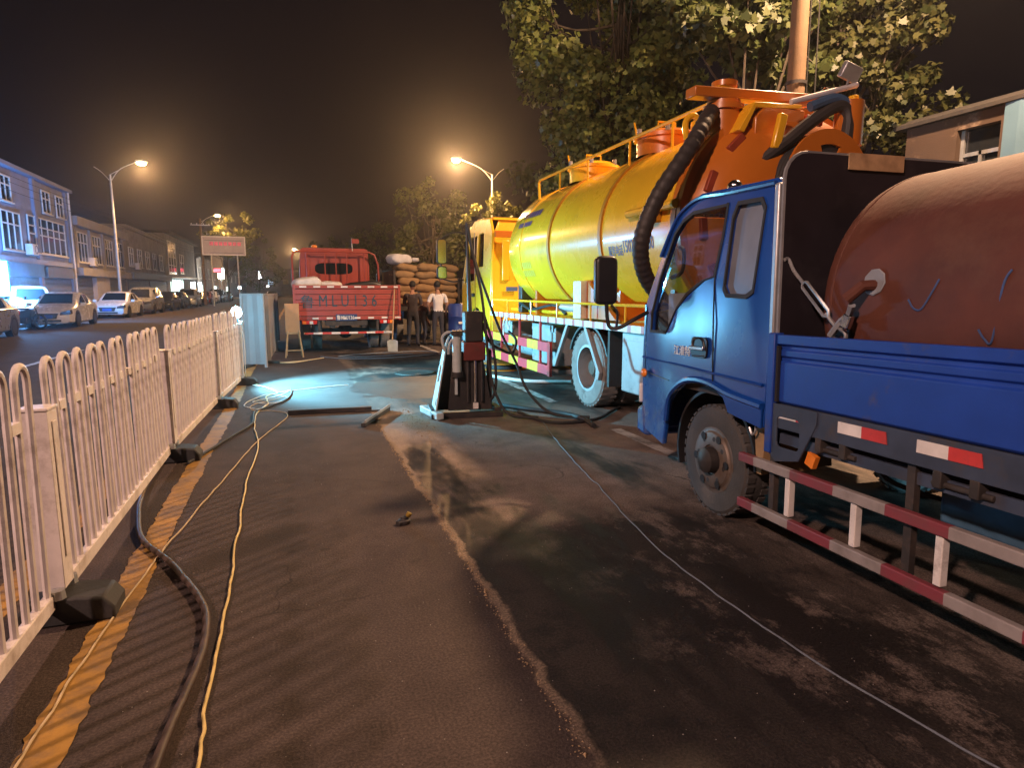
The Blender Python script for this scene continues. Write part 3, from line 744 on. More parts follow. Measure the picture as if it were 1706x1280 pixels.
# a lobed leaf outline, stalk at the origin, tip along +y
LEAF = np.array([(0,0),(.22,.08),(.5,.12),(.38,.3),(.52,.55),(.24,.55),(0,1.0),(-.24,.55),(-.52,.55),(-.38,.3),(-.5,.12),(-.22,.08)])
SIMPLE = np.array([(0,0),(.3,.3),(.28,.62),(0,1.0),(-.28,.62),(-.3,.3)])
def tree(name,label,x,y,trunk_h,crown_c,crown_r,nleaf,size,leafm,clumps=60,group='plane trees on the near pavement',seed=1,simple=False,base_z=0.1):
    rs = np.random.RandomState(seed); rd = random.Random(seed)
    t = thing(name,label,'tree',(x,y,base_z),0,group)
    cc = np.array(crown_c)-np.array((x,y,base_z)); cr = np.array(crown_r)
    # clump centres inside an uneven ellipsoid
    cl=[]; 
    while len(cl)<clumps:
        p = rs.uniform(-1,1,3); d=np.linalg.norm(p)
        if d>1 or d<0.25: continue
        p = p/d*(d**0.5)
        bulge = 1+0.28*math.sin(3*p[0]+seed)+0.22*math.sin(4*p[2]+2*seed)
        cl.append(cc+p*cr*bulge)
    cl=np.array(cl)
    tb = MB(); top = cc-np.array((0,0,cr[2]*0.25))
    lean = [(0,0,0),(0.05,0.03,trunk_h*0.5),(top[0]*0.4,top[1]*0.4,trunk_h),tuple(top),tuple(cc+np.array((0,0,cr[2]*0.6)))]
    r0 = 0.05+0.022*(trunk_h+cr[2])
    sp = spline(lean,5); tb.tube(sp,[r0*(1-0.8*i/len(sp)) for i in range(len(sp))],9)
    for k in range(0,clumps,2):
        a = Vector(sp[rd.randint(len(sp)//2-2,len(sp)-2)]); e=Vector(cl[k]); mid=(a+e)/2+Vector((0,0,-0.12*(e-a).length))
        s2=spline([a,mid,e],4); tb.tube(s2,[0.06*(1-0.85*i/len(s2))*min(1,cr[2]/2.5) for i in range(len(s2))],5)
    tb.build('trunk','bark',t)
    shp = SIMPLE if simple else LEAF; nv=len(shp)
    k = rs.randint(0,clumps,nleaf); crad = cr.mean()*rs.uniform(0.16,0.34,clumps)
    d = rs.normal(size=(nleaf,3)); d/=np.linalg.norm(d,axis=1)[:,None]
    rad = rs.uniform(0.15,1.0,nleaf)**0.5
    pos = cl[k]+d*(rad*crad[k])[:,None]*np.array((1,1,0.8))
    nrm = d*0.7+rs.normal(size=(nleaf,3))*0.5+np.array((0,-0.2,0.35)); nrm/=np.linalg.norm(nrm,axis=1)[:,None]
    ref = rs.normal(size=(nleaf,3))+np.array((0,0,-0.8)); u=np.cross(nrm,ref); u/=np.linalg.norm(u,axis=1)[:,None]; v=np.cross(nrm,u)
    sz = size*rs.uniform(0.55,1.25,nleaf)
    curl = 0.18*np.abs(shp[:,0])
    V = pos[:,None,:]+sz[:,None,None]*(shp[None,:,0,None]*u[:,None,:]+shp[None,:,1,None]*v[:,None,:]-curl[None,:,None]*nrm[:,None,:])
    me = bpy.data.meshes.new('crown'); 
    me.vertices.add(nleaf*nv); me.vertices.foreach_set('co',V.reshape(-1))
    me.loops.add(nleaf*nv); me.loops.foreach_set('vertex_index',np.arange(nleaf*nv,dtype=np.int32))
    me.polygons.add(nleaf); me.polygons.foreach_set('loop_start',np.arange(0,nleaf*nv,nv,dtype=np.int32))
    me.update(calc_edges=True); me.validate()
    me.materials.append(MATS[leafm]); o=bpy.data.objects.new('crown',me); COL.objects.link(o); o.parent=t
    return t
tree('plane_tree','big dark plane tree whose crown fills the sky above the yellow tank',10.4,19.5,4.2,(10.3,19.5,8.6),(2.75,2.4,4.3),26000,0.20,'lit_leaf',130,seed=3)
tree('plane_tree','plane tree with bright yellow-green leaves just left of the concrete pole',10.7,14.0,4.5,(10.75,13.6,9.0),(1.6,1.5,2.7),9000,0.22,'plane_leaf',60,seed=5)
tree('plane_tree','plane tree with sparse brownish leaves right of the concrete pole',14.6,14.6,3.8,(14.7,14.4,7.8),(2.0,1.8,3.0),12000,0.19,'dull_leaf',70,seed=8)
tree('plane_tree','dark plane tree deep behind the lit leaves',14.5,25,4,(14.0,25,8.4),(3.4,2.6,4.2),7000,0.26,'dark_leaf',60,seed=11)
tree('street_tree','small tree lit bright yellow under the orange lamp',14.5,46.6,3.2,(14.4,46.2,7.0),(1.7,1.6,1.9),4200,0.24,'young_leaf',40,'trees farther along the near pavement',17,True)
tree('street_tree','tall dim tree below the orange lamp behind the sacks',12.4,60,3,(12.6,60,6.9),(4.2,3.2,3.9),4200,0.34,'plane_leaf',70,'trees farther along the near pavement',21,True)
tree('street_tree','black tree beyond the sack truck',9.6,80,3,(9.4,80,6.0),(3.6,3.2,3.4),3000,0.34,'dark_leaf',50,'trees farther along the near pavement',24,True)
tree('street_tree','far dark tree right behind the red truck rack',5.6,110,3,(5.2,110,5.8),(4.0,3,3.6),2400,0.4,'dark_leaf',40,'trees farther along the near pavement',27,True)
tree('street_tree','tree lit from above by the lamp behind the pink sign board',-7.9,89,3,(-7.7,88,8.3),(3.3,2.8,2.2),3400,0.34,'young_leaf',50,'trees across the road',31,True)
tree('street_tree','dark tree behind the far white lights',-6.0,125,3,(-5.5,125,6),(4.5,3,3.5),2400,0.4,'dark_leaf',40,'trees across the road',33,True)

# ------------------------------------------------------------------ parked cars
mat('tyre',(0.02,0.02,0.021),0.75,var=0.25,bump=0.3,bscale=60)
mat('alloy',(0.42,0.43,0.45),0.3,metal=0.8,var=0.1)
mat('lamp_lens',(0.12,0.13,0.15),0.08,metal=0.6,var=0.1,coat=0.8)
mat('car_white',(0.72,0.72,0.74),0.25,var=0.04,coat=0.6)
mat('car_silver',(0.33,0.34,0.36),0.28,metal=0.5,var=0.05,coat=0.6)
mat('car_black',(0.02,0.021,0.025),0.22,var=0.1,coat=0.7)
mat('car_red',(0.22,0.02,0.02),0.25,var=0.08,coat=0.6)
mat('car_blue',(0.03,0.06,0.16),0.25,var=0.08,coat=0.6)
mat('plate_blue',(0.02,0.10,0.5),0.4,var=0.05)
CARC={}
def car_body(L,W,H,kind):
    """lofted car shell, front towards -y, wheels cut by dark arches"""
    if kind=='suv': st=[(-.5,.30,.62,.62,.80),(-.485,.24,.78,.80,.92),(-.40,.2,.92,.94,.97),(-.27,.2,1.0,1.02,1.0),(-.13,.2,1.02,1.55,1.0),(0.05,.2,1.03,1.68,1.0),(.28,.2,1.03,1.68,1.0),(.42,.2,1.02,1.58,.99),(.485,.24,1.0,1.15,.95),(.5,.34,.7,.72,.85)]
    else: st=[(-.5,.28,.5,.5,.72),(-.487,.2,.62,.64,.88),(-.42,.17,.74,.78,.96),(-.30,.17,.84,.88,1.0),(-.19,.17,.89,.96,1.0),(-.05,.17,.91,1.36,1.0),(.08,.17,.92,1.45,1.0),(.22,.17,.93,1.40,1.0),(.37,.17,.93,1.06,.99),(.455,.19,.92,.98,.96),(.492,.24,.8,.86,.9),(.5,.32,.6,.62,.8)]
    rows=[]; 
    for u,zb,zs,zt,wf in st:
        w=W/2*wf; y=u*L; roof = zt>zs+0.18
        zs_=zs*H/1.45 if kind!='suv' else zs*H/1.68; zt_=zt*H/1.45 if kind!='suv' else zt*H/1.68; zb_=zb
        wt = w*0.70 if roof else w*0.82
        r=[(0,zb_),(w*.86,zb_),(w*.97,zb_+.06),(w,(zb_+zs_)*.5),(w*.97,zs_-.03),(w*.93,zs_),(wt+(w*.93-wt)*.12,zt_-.05 if roof else zt_-.015),(wt*.86,zt_-.005),(0,zt_+.02)]
        rows.append([(x,y,z) for x,z in r]+[(-x,y,z) for x,z in r[-2:0:-1]])
    m=MB(); n=len(rows[0]); vs=[p for r in rows for p in r]; fs=[]
    for i in range(len(rows)-1):
        for k in range(n): fs.append((i*n+k,i*n+(k+1)%n,(i+1)*n+(k+1)%n,(i+1)*n+k))
    fs+= [tuple(range(n)),tuple(range((len(rows)-1)*n,len(rows)*n))]
    m.add(vs,fs); return m, rows
def patch(rows,i0,i1,k0,k1,inset,off,cx=0):
    """a pane laid just outside the shell between loft rows i0..i1 and columns k0..k1"""
    c=[Vector(rows[i0][k0]),Vector(rows[i0][k1]),Vector(rows[i1][k1]),Vector(rows[i1][k0])]
    ctr=sum(c,Vector())/4; c=[ctr+(q-ctr)*inset for q in c]
    n=(c[1]-c[0]).cross(c[3]-c[0]).normalized()
    if n.dot(ctr-Vector((0,ctr.y*0.6,0.75)))<0: n=-n
    o=[q+n*off for q in c]; i=[q-n*0.02 for q in c]
    return o+i
def add_patch(m,p): m.add(p,[(0,1,2,3),(7,6,5,4),(0,4,5,1),(1,5,6,2),(2,6,7,3),(3,7,4,0)])
def car(x,y,rz,paint,label,kind='sedan',lit=False,group='cars parked across the road',detail=True):
    L,W,H = (4.55,1.8,1.46) if kind=='sedan' else (4.65,1.86,1.75)
    t=thing('parked_car',label,'car',(x,y,0),rz,group)
    key=kind
    if key not in CARC:
        m,rows=car_body(L,W,H,kind); CARC[key]={'rows':rows,'body':m.mesh('body',40)}
        n=len(rows[0])
        ws=MB(); rw=MB(); sl=MB(); 
        if kind=='sedan': fi,ri,s0,s1=(4,5),(7,8),5,7
        else: fi,ri,s0,s1=(3,4),(7,8),4,7
        mir=lambda k:(n-k)%n
        add_patch(ws,[q for q in patch(rows,fi[0],fi[1],7,mir(7),0.93,0.045)])
        add_patch(rw,[q for q in patch(rows,ri[0],ri[1],7,mir(7),0.9,0.045)])
        CARC[key]['windscreen']=ws.mesh('windscreen'); CARC[key]['rear_window']=rw.mesh('rear_window')
        sides=[]
        for sgn in (1,-1):
            for a,b in ((s0-1,s0+1) if kind=='sedan' else (s0,s0+1),(s0+1,s1)):
                k0,k1=(5,6) if sgn==1 else (mir(5),mir(6))
                q=MB(); add_patch(q,patch(rows,a,b,k0,k1,0.86,0.010)); sides.append(q.mesh('side_window'))
        CARC[key]['sides']=sides
        wh=MB().lathe([(0.19,-.09),(0.30,-.10),(0.325,-.07),(0.325,.07),(0.30,.10),(0.19,.09)],(0,0,0),(1,0,0),24); CARC[key]['tyre']=wh.mesh('tyre')
        rim=MB().lathe([(0.2,-.085),(0.2,.085),(0.17,.06),(0.05,.075),(0.0,.08)],(0,0,0),(1,0,0),20).lathe([(0.2,-.085),(0.17,-.06),(0.05,-.075),(0,-.08)],(0,0,0),(1,0,0),20)
        CARC[key]['rim']=rim.mesh('rim')
        CARC[key]['arch']=MB().lathe([(0.0,-.105),(0.375,-.105),(0.375,.105),(0,.105)],(0,0,0),(1,0,0),24).mesh('wheel_arch')
    C=CARC[key]
    def put(nm,me,m,loc=(0,0,0),parent=t):
        o=inst(nm,me,None,parent,loc)
        if len(me.materials)==0: me.materials.append(None)
        o.material_slots[0].link='OBJECT'; o.material_slots[0].material=MATS[m]; return o
    put('body',C['body'],paint); put('windscreen',C['windscreen'],'dark_glass'); put('rear_window',C['rear_window'],'dark_glass')
    for s in C['sides']: put('side_window',s,'dark_glass')
    wy=L*0.30
    for sx in (-1,1):
        for sy in (-1,1):
            put('wheel_arch',C['arch'],'black_plastic',(sx*(W/2-0.105),sy*wy,0.34))
            w=put('tyre',C['tyre'],'tyre',(sx*(W/2-0.095),sy*wy,0.325)); put('rim',C['rim'],'alloy',(0,0,0),w)
    f=-L/2
    z0=0.5 if kind=='sedan' else 0.62
    MB().prism([(-.42,z0+.10),(.42,z0+.10),(.34,z0-.12),(-.34,z0-.12)],'y',f-0.04,f+0.10).build('grille','black_plastic',t,bevel=0.01)
    MB().box(-.5,.5,f-0.03,f+0.1,0.26,0.34).build('lower_grille','black_plastic',t)
    MB().box(-.22,.22,f-0.055,f-0.042,z0-.10,z0+.04).build('number_plate','plate_blue',t)
    for s in (-1,1):
        MB().prism([(s*.46,z0+.02),(s*.84,z0+.06),(s*.84,z0+.24),(s*.5,z0+.14)],'y',f-0.015,f+0.34).build('headlight','white_glow' if lit else 'lamp_lens',t,bevel=0.01)
        MB().box(s*.55,s*.83,-f-0.30,-f-0.03,z0+.18,z0+.34).build('tail_light','red_lens',t,bevel=0.01)
        MB().obox((s*(W/2+0.07),-L*0.17,0.95 if kind=='sedan' else 1.1),(0.2,0.1,0.14)).build('wing_mirror',paint,t,bevel=0.03)
    return t
car(-9.62,32.8,2,'car_white','white saloon with a wide dark grille nearest the lit sign')
car(-9.85,43.2,-1,'car_white','white saloon with a blue number plate second in the parked row')
car(-9.75,24.2,3,'car_silver','pale car cut by the left edge, only its front corner showing')
car(-12.3,37.4,22,'car_white','white high-roofed car up on the pavement beside the blue sign','suv')
cols=['car_silver','car_black','car_blue','car_silver','car_black','car_red','car_white','car_black','car_silver','car_black']
who=['silver estate right after the second white saloon','black car under the dim grey block','dark blue car parked before the barred balcony','silver high-roofed car below the barred balcony','black saloon in front of the lit shop','dark red car by the beige pole','white car beneath the pink board','black car beyond the pink board','silver car far down the row','last black car of the row']
for i in range(10):
    car(-9.75+random.uniform(-.15,.15),49.6+i*6.3,random.uniform(-2,2),cols[i],who[i],'suv' if i in (0,3,7) else 'sedan',lit=False)
car(-3.6,118,1,'car_black','far oncoming car with bright headlights in the opposite lane',lit=True,group='cars driving far off')
car(-4.9,150,1,'car_white','farthest oncoming car with small bright headlights',lit=True,group='cars driving far off')

# ------------------------------------------------------------------ motorbikes by the sign
mat('bike_paint',(0.05,0.08,0.12),0.35,var=0.15,coat=0.4)
def motorbike(x,y,rz,label):
    t=thing('motorbike',label,'motorbike',(x,y,0.13 if x<-10.9 else 0.0),rz,'two-wheelers by the blue sign')
    for yy in (-0.62,0.62):
        w=MB().tube([(0,yy+0.27*math.cos(a*PI/10),0.3+0.27*math.sin(a*PI/10)) for a in range(20)],0.045,8,closed=True).build('tyre','tyre',t)
        MB().cyl((-0.05,yy,0.3),(0.05,yy,0.3),0.06,n=10).build('hub','alloy',w)
        sp=MB()
        for k in range(8): a=k*PI/4; sp.cyl((0,yy,0.3),(0,yy+0.25*math.cos(a),0.3+0.25*math.sin(a)),0.006,n=4)
        sp.build('spoke','chrome',w)
    MB().tube([(0,-0.62,0.3),(0,-0.42,0.95)],0.03,8).build('fork','chrome',t)
    MB().prism([(-0.3,0.45),(0.35,0.4),(0.45,0.62),(-0.25,0.8),(-0.4,0.75)],'x',-0.12,0.12).build('body','bike_paint',t,bevel=0.05)
    MB().prism([(-0.1,0.76),(0.7,0.80),(0.72,0.86),(-0.1,0.84)],'x',-0.13,0.13).build('seat','black_plastic',t,bevel=0.03)
    MB().tube(spline([(-0.36,-0.3,1.05),(-0.2,-0.42,1.0),(0.2,-0.42,1.0),(0.36,-0.3,1.05)],5),0.014,6).build('handlebar','chrome',t)
    MB().ell((0,-0.52,0.88),(0.09,0.08,0.09)).build('headlight','clear_lens',t)
    MB().box(-0.12,0.12,-0.15,0.2,0.2,0.46).build('engine','dark_steel',t,bevel=0.03)
    for s in (-1,1): MB().tube([(s*.3,-.35,1.04),(s*.34,-.38,1.2)],0.006,5).ell((s*.34,-.4,1.24),(.06,.015,.04),8,6).build('mirror','black_plastic',t)
    MB().tube([(0.0,0.1,0.4),(0.16,0.2,0.0)],0.012,5).build('stand','dark_steel',t)
motorbike(-10.6,28.6,35,'dark motorbike parked left of the white saloon')
motorbike(-11.4,29.8,50,'second dark motorbike behind the first by the blue sign')
motorbike(-10.2,30.4,65,'motorbike standing close to the white saloon headlight')
# ------------------------------------------------------------------ yellow tanker (local: x right from its left side, y forward, z up)
mat('tanker_yellow',(0.88,0.47,0.02),0.26,var=0.05,scale=2,coat=0.5,wear=0.14,wearcol=(0.42,0.25,0.035))
mat('tanker_orange',(0.52,0.15,0.014),0.32,var=0.08,scale=2,coat=0.3)
mat('orange_band',(0.45,0.20,0.015),0.4,var=0.1,scale=3)
mat('faded_red',(0.30,0.05,0.02),0.5,var=0.2)
mat('ink',(0.10,0.06,0.14),0.5,var=0.15,scale=20)
mat('ink_pale',(0.62,0.40,0.04),0.5,var=0.1)
mat('hose_black',(0.035,0.03,0.028),0.55,var=0.2,bump=0.3,bscale=80)
stripes('tape_ry',(0.62,0.05,0.07),(0.75,0.55,0.04),0.92,1,0.5,grime=0.12,phase=0.05)
stripes('tape_rw',(0.5,0.08,0.07),(0.72,0.66,0.6),0.3,1,0.28,grime=0.2)
T = thing('tanker_truck','large yellow and orange suction tanker parked behind the blue truck','tanker truck',(3.5,7.73,0))
CX,CZ,RXX,RZZ = 1.18,2.17,1.18,1.07
def ring(y,s,n=64): return [(CX+RXX*s*math.cos(2*PI*i/n),y,CZ+RZZ*s*math.sin(2*PI*i/n)) for i in range(n)]
def tank_loft(rows,name,m,parent=T):
    q=MB(); n=64; vs=[p for y,s in rows for p in ring(y,s)]
    fs=[(i*n+k,i*n+(k+1)%n,(i+1)*n+(k+1)%n,(i+1)*n+k) for i in range(len(rows)-1) for k in range(n)]
    fs+=[tuple(range(n)),tuple(range((len(rows)-1)*n,len(rows)*n))]
    return q.add(vs,fs).build(name,m,parent,50)
TY0,TY1=-2.3,2.75
tk=tank_loft([(TY0,1.0)]+[(TY0+(TY1-TY0)*k/6,1.0) for k in range(1,7)]+[(TY1+0.05,.985),(TY1+0.13,.9),(TY1+0.2,.72),(TY1+0.24,.45),(TY1+0.26,.15)],'tank','tanker_yellow')
for y in (0.97,-0.68): tank_loft([(y-.035,1.0),(y-.035,1.018),(y+.035,1.018),(y+.035,1.0)],'tank_band','orange_band')
tank_loft([(2.2,1.0),(2.2,1.008),(2.22,1.008),(2.22,1.0)],'weld_seam','tanker_yellow')
tank_loft([(TY0-.06,1.0),(TY0-.06,1.045),(TY0+.02,1.045),(TY0+.02,1.0)],'rear_flange','tanker_orange')
tank_loft([(TY0-.061,1.04),(TY0-.13,1.04),(TY0-.14,.98),(TY0-.24,.93),(TY0-.36,.8),(TY0-.44,.6),(TY0-.48,.35),(TY0-.49,.1)],'rear_door','tanker_orange')
for k in range(14):
    a=2*PI*k/14+0.1; o=MB().obox((0,0,0),(0.07,0.05,0.2)).build('door_clamp','faded_red',T,bevel=0.008)
    o.location=(CX+RXX*.9*math.cos(a),TY0-.27,CZ+RZZ*.9*math.sin(a)); o.rotation_euler=(0,-a,0)
# lettering wrapped round the tank side
def on_tank(y0,a0,vs=1.0,shear=0.0):
    def f(u,v,w):
        a=R_(180)-R_(a0)-v*vs/RZZ; r=1.003+w*0.5
        return (CX+RXX*r*math.cos(a), y0-u+v*shear, CZ+RZZ*r*math.sin(a))
    return f
text('lettering','服务电话',0.085,'ink',T,on_tank(-0.88,-14,1.5),bold=0.001)
text('lettering','15020',0.125,'ink',T,on_tank(-1.22,-13,1.5),bold=0.002)
text('lettering','00',0.125,'ink',T,on_tank(-1.76,-12.5,1.5),bold=0.002)
for k,(y,a,l,h) in enumerate(((2.35,27,0.75,0.11),(2.45,19,0.6,0.08))):
    q=MB()
    for i in range(7):
        u0=i*l/7; f=on_tank(y,a); q.add([f(u0,0,.004),f(u0+l/9,0,.004),f(u0+l/9,h,.004),f(u0,h,.004)],[(0,1,2,3)])
    q.build('painted_mark','ink',T,smooth=0)
for k,(y,a,l) in enumerate(((2.25,-17,.5),(2.2,-24,.5))):
    q=MB()
    for i in range(6):
        u0=i*l/6; f=on_tank(y,a); q.add([f(u0,0,.004),f(u0+l/9,0,.004),f(u0+l/9,.1,.004),f(u0,.1,.004)],[(0,1,2,3)])
    q.build('painted_mark','ink_pale',T,smooth=0)
# tank-top rail and manholes
def rail(pts,r,name='hand_rail',m='tanker_yellow'): return MB().tube(pts,r,8).build(name,m,T)
ztop=lambda x: CZ+RZZ*math.sqrt(max(0,1-((x-CX)/RXX)**2))
xr=0.5
rail([(xr,2.62,ztop(xr)-.02),(xr-.0,2.66,ztop(xr)+.26),(xr,2.6,ztop(xr)+.3),(xr,-2.1,ztop(xr)+.3),(xr,-2.2,ztop(xr)+.26),(xr,-2.22,ztop(xr)-.02)],0.022)
for y in (1.75,0.75,-0.45,-1.4): rail([(xr,y,ztop(xr)-.02),(xr,y,ztop(xr)+.3)],0.016,'rail_post')
rail([(1.9,2.5,ztop(1.9)-.02),(1.9,2.5,ztop(1.9)+.3),(1.9,-2.1,ztop(1.9)+.3),(1.9,-2.1,ztop(1.9)-.02)],0.022)
for y,m in ((1.5,'tanker_yellow'),(-0.55,'tanker_orange')):
    h=MB().lathe([(0.36,-0.1),(0.36,0.1),(0.40,0.1),(0.40,0.14),(0.30,0.19),(0.1,0.22),(0,0.22)],(0.95,y,CZ+RZZ),(0,0,1),24).build('manhole',m,T)
    MB().tube([(0.83,y,CZ+RZZ+.24),(0.83,y,CZ+RZZ+.32),(1.07,y,CZ+RZZ+.32),(1.07,y,CZ+RZZ+.24)],0.014,6).tube([(0.66,y+.18,CZ+RZZ+.1),(0.62,y+.22,CZ+RZZ+.34)],0.012,6).build('manhole_handle','tanker_yellow',h)
    for k in range(6):
        a=k*PI/3; MB().lathe([(0.03,0),(0.03,.07),(0,.07)],(0.95+.38*math.cos(a),y+.38*math.sin(a),CZ+RZZ+.14),(0,0,1),8).build('wing_nut','galvanised',h)
# frame, subframe, saddles
MB().box(0.75,0.86,-2.4,5.6,0.72,1.0).box(1.5,1.61,-2.4,5.6,0.72,1.0).build('chassis_rail','chassis_grime',T,bevel=0.01)
MB().box(0.62,1.74,-2.3,2.8,1.01,1.22).build('subframe','tanker_yellow',T,bevel=0.01)
for y in (2.1,-0.72,-1.9):
    MB().prism([(0.25,1.13),(0.25,1.62),(0.36,1.5),(0.6,1.3),(0.9,1.2),(1.46,1.2),(1.76,1.3),(2.0,1.5),(2.11,1.62),(2.11,1.13)],'y',y-.04,y+.04).build('saddle','tanker_orange',T)
MB().box(0.02,0.22,-0.12,0.12,1.14,1.63).build('saddle_box','tape_white',T,bevel=0.01)
MB().prism([(-.13,1.63),(-.13,1.15),(-.95,1.15)],'x',0.10,0.16).build('gusset','tanker_orange',T)
# decks with edge tape and rail
for x0,x1 in ((0.0,0.62),(1.74,2.36)):
    MB().box(x0,x1,-2.75,3.85,1.06,1.12).build('deck','tanker_yellow',T,bevel=0.006)
MB().box(-0.006,-0.001,-2.75,3.85,1.045,1.125).build('edge_tape','tape_rw',T)
rail([(0.03,3.8,1.13),(0.03,3.8,1.34),(0.03,-2.0,1.34),(0.03,-2.05,1.13)],0.018)
for y in (2.93,1.75,0.69,-0.40,-1.3): rail([(0.03,y,1.12),(0.03,y,1.34)],0.013,'rail_post')
MB().tube([(0.35,3.6,1.17),(0.35,0.4,1.17)],0.03,8).build('pipe','tanker_yellow',T)
MB().tube([(0.4,1.3,1.25),(0.4,0.0,1.25)],0.08,12).build('pump_cylinder','galvanised',T)
MB().box(0.25,0.5,0.1,0.3,1.13,1.36).build('pump_block','dark_steel',T,bevel=0.02)
MB().tube(spline([(0.3,3.0,1.15),(0.15,2.6,1.3),(0.2,2.2,1.2),(0.35,1.6,1.28),(0.3,1.0,1.16)],6),0.022,6).tube(spline([(0.3,2.9,1.5),(0.35,2.8,1.3),(0.5,2.6,1.15)],6),0.03,6).build('hydraulic_line','black_rubber',T)
MB().box(0.2,0.42,2.68,2.86,1.13,1.62).build('valve_block','dark_steel',T,bevel=0.02)
# under-run guard
for z0,z1 in ((0.61,0.75),(0.27,0.41)): MB().box(-0.02,0.02,0.86,4.3,z0,z1).build('side_guard_bar','tape_ry',T,bevel=0.004)
MB().box(-0.022,0.022,0.84,0.93,0.255,0.765).build('guard_end','tape_red',T,bevel=0.004)
for y in (1.35,2.3,3.3,4.2): MB().box(0.022,0.05,y-.02,y+.02,0.25,1.06).build('guard_post','tape_red',T)
# equipment behind the guard
MB().box(0.2,0.62,1.15,2.15,0.36,0.95).build('tool_box','grey_box',T,bevel=0.02)
MB().box(0.18,0.21,1.2,2.1,0.88,0.98).build('tool_box_lid','grey_box',T)
MB().cyl((0.45,2.35,0.55),(0.45,3.2,0.55),0.18,n=18).build('air_tank','grey_box',T)
MB().box(0.25,0.65,3.3,3.85,0.5,0.95).build('battery_box','grey_box',T,bevel=0.02)
MB().tube(spline([(0.05,3.1,1.1),(0.0,3.05,0.9),(-0.03,2.95,0.7),(-0.02,3.0,0.95),(0.02,2.9,1.1)],6),0.012,5).tube(spline([(0.02,2.95,1.1),(-0.02,2.75,0.85),(0.0,2.7,1.0)],6),0.012,5).build('rope','tape_white',T)
MB().box(0.3,0.6,-.1,.3,.6,.9).build('bracket','chassis_grime',T)
MB().box(0.15,0.6,1.2,2.7,0.22,0.3).build('step','grey_box',T,bevel=0.01)
MB().box(0.05,0.7,-2.0,-1.2,0.35,1.04).build('locker','grey_box',T,bevel=0.02)
MB().box(0.04,0.049,-1.9,-1.35,0.5,0.95).build('locker_door','grey_box',T)
# wheels
mat('dusty_tyre',(0.22,0.21,0.2),0.85,var=0.25,scale=5,bump=0.3,bscale=60,wear=0.2,wearcol=(0.04,0.035,0.03))
def truck_wheel(parent,x,y,r,w,m_rim='galvanised',dish=0.12,side=-1,m_disc=None,m_tyre='dusty_tyre'):
    t=MB().lathe([(r*.60,-w*.46),(r*.72,-w*.5),(r*.93,-w*.46),(r*.985,-w*.38),(r,-w*.3),(r,w*.3),(r*.985,w*.38),(r*.93,w*.46),(r*.72,w*.5),(r*.60,w*.46)],(0,0,0),(1,0,0),40)
    for k in range(36):
        a=2*PI*k/36
        for s in (-1,1):
            o=Vector((s*w*.29,(r*.994)*math.cos(a+s*.04),(r*.994)*math.sin(a+s*.04)))
            t.obox(o,(w*.27,0.04,0.014),(math.degrees(a)-90,0,0))
    ty=t.build('tyre',m_tyre,parent,30); ty.location=(x,y,r)
    s=side
    rm=MB().lathe([(r*.62,s*w*.44),(r*.60,s*w*.47),(r*.54,s*w*.47),(r*.53,s*(w*.45-dish*.3)),(r*.50,s*(w*.45-dish*.9))],(0,0,0),(1,0,0),36).build('rim',m_rim,ty)
    MB().lathe([(r*.505,s*(w*.45-dish*.85)),(r*.49,s*(w*.45-dish)),(r*.28,s*(w*.45-dish*1.05)),(r*.27,s*(w*.45-dish*.5)),(r*.18,s*(w*.45-dish*.3)),(r*.0,s*(w*.45-dish*.28))],(0,0,0),(1,0,0),36).build('wheel_disc',m_disc or m_rim,ty)
    nt=MB()
    for k in range(8):
        a=2*PI*k/8+.2; nt.cyl((s*(w*.45-dish*1.05),r*.40*math.cos(a),r*.40*math.sin(a)),(s*(w*.45-dish*.75),r*.40*math.cos(a),r*.40*math.sin(a)),0.018,n=6)
    nt.build('wheel_nut','dark_steel',ty)
    for k in range(6):
        a=2*PI*k/6; c=Vector((s*(w*.45-dish*1.04)+s*.004,r*.47*math.cos(a),r*.47*math.sin(a))); MB().cyl(c,c+Vector((s*.002,0,0)),0.028,n=8).build('hand_hole','black_plastic',ty)
    return ty
mat('blue_grey_rim',(0.34,0.36,0.38),0.45,metal=0.3,var=0.1,wear=0.2)
mat('brown_disc',(0.07,0.045,0.03),0.7,var=0.3,scale=6)
truck_wheel(T,0.20,-0.22,0.505,0.27,'blue_grey_rim',0.22,-1,'brown_disc')
truck_wheel(T,0.55,-0.22,0.505,0.27,'blue_grey_rim',0.05)
truck_wheel(T,2.16,-0.22,0.505,0.27,'blue_grey_rim',0.2,1)
truck_wheel(T,0.25,4.9,0.505,0.28,'blue_grey_rim',-0.02)
truck_wheel(T,2.12,4.9,0.505,0.28,'blue_grey_rim',-0.02,1)
MB().cyl((0.3,-0.22,.505),(2.06,-0.22,.505),.1,n=12).ell((1.18,-.22,.5),(.22,.25,.24)).build('rear_axle','chassis_grime',T)
MB().cyl((0.3,4.9,.5),(2.06,4.9,.5),.07,n=10).build('front_axle','chassis_grime',T)
MB().prism([(0.28,1.05),(0.36,1.05),(0.82,0.42),(0.74,0.42)],'x',0.02,0.07).build('mudguard_stay','grey_box',T,bevel=0.006)
MB().prism([(-.28,1.05),(-.2,1.05),(-.62,0.5),(-.56,0.4),(-.66,0.4),(-.70,0.5)],'x',0.02,0.07).build('mudguard_stay','grey_box',T,bevel=0.006)
MB().prism([(-.85,.35),(-.85,1.03),(-.9,1.03),(-.9,.35)],'x',0.05,0.7).build('mud_flap','black_rubber',T)
pts=[(-.22+.6*math.cos(R_(a)),.52+.56*math.sin(R_(a))) for a in range(20,161,10)]
MB().prism(pts+[(-.22+.57*math.cos(R_(a)),.52+.53*math.sin(R_(a))) for a in range(160,19,-10)],'x',0.08,0.68).build('mudguard','black_plastic',T)
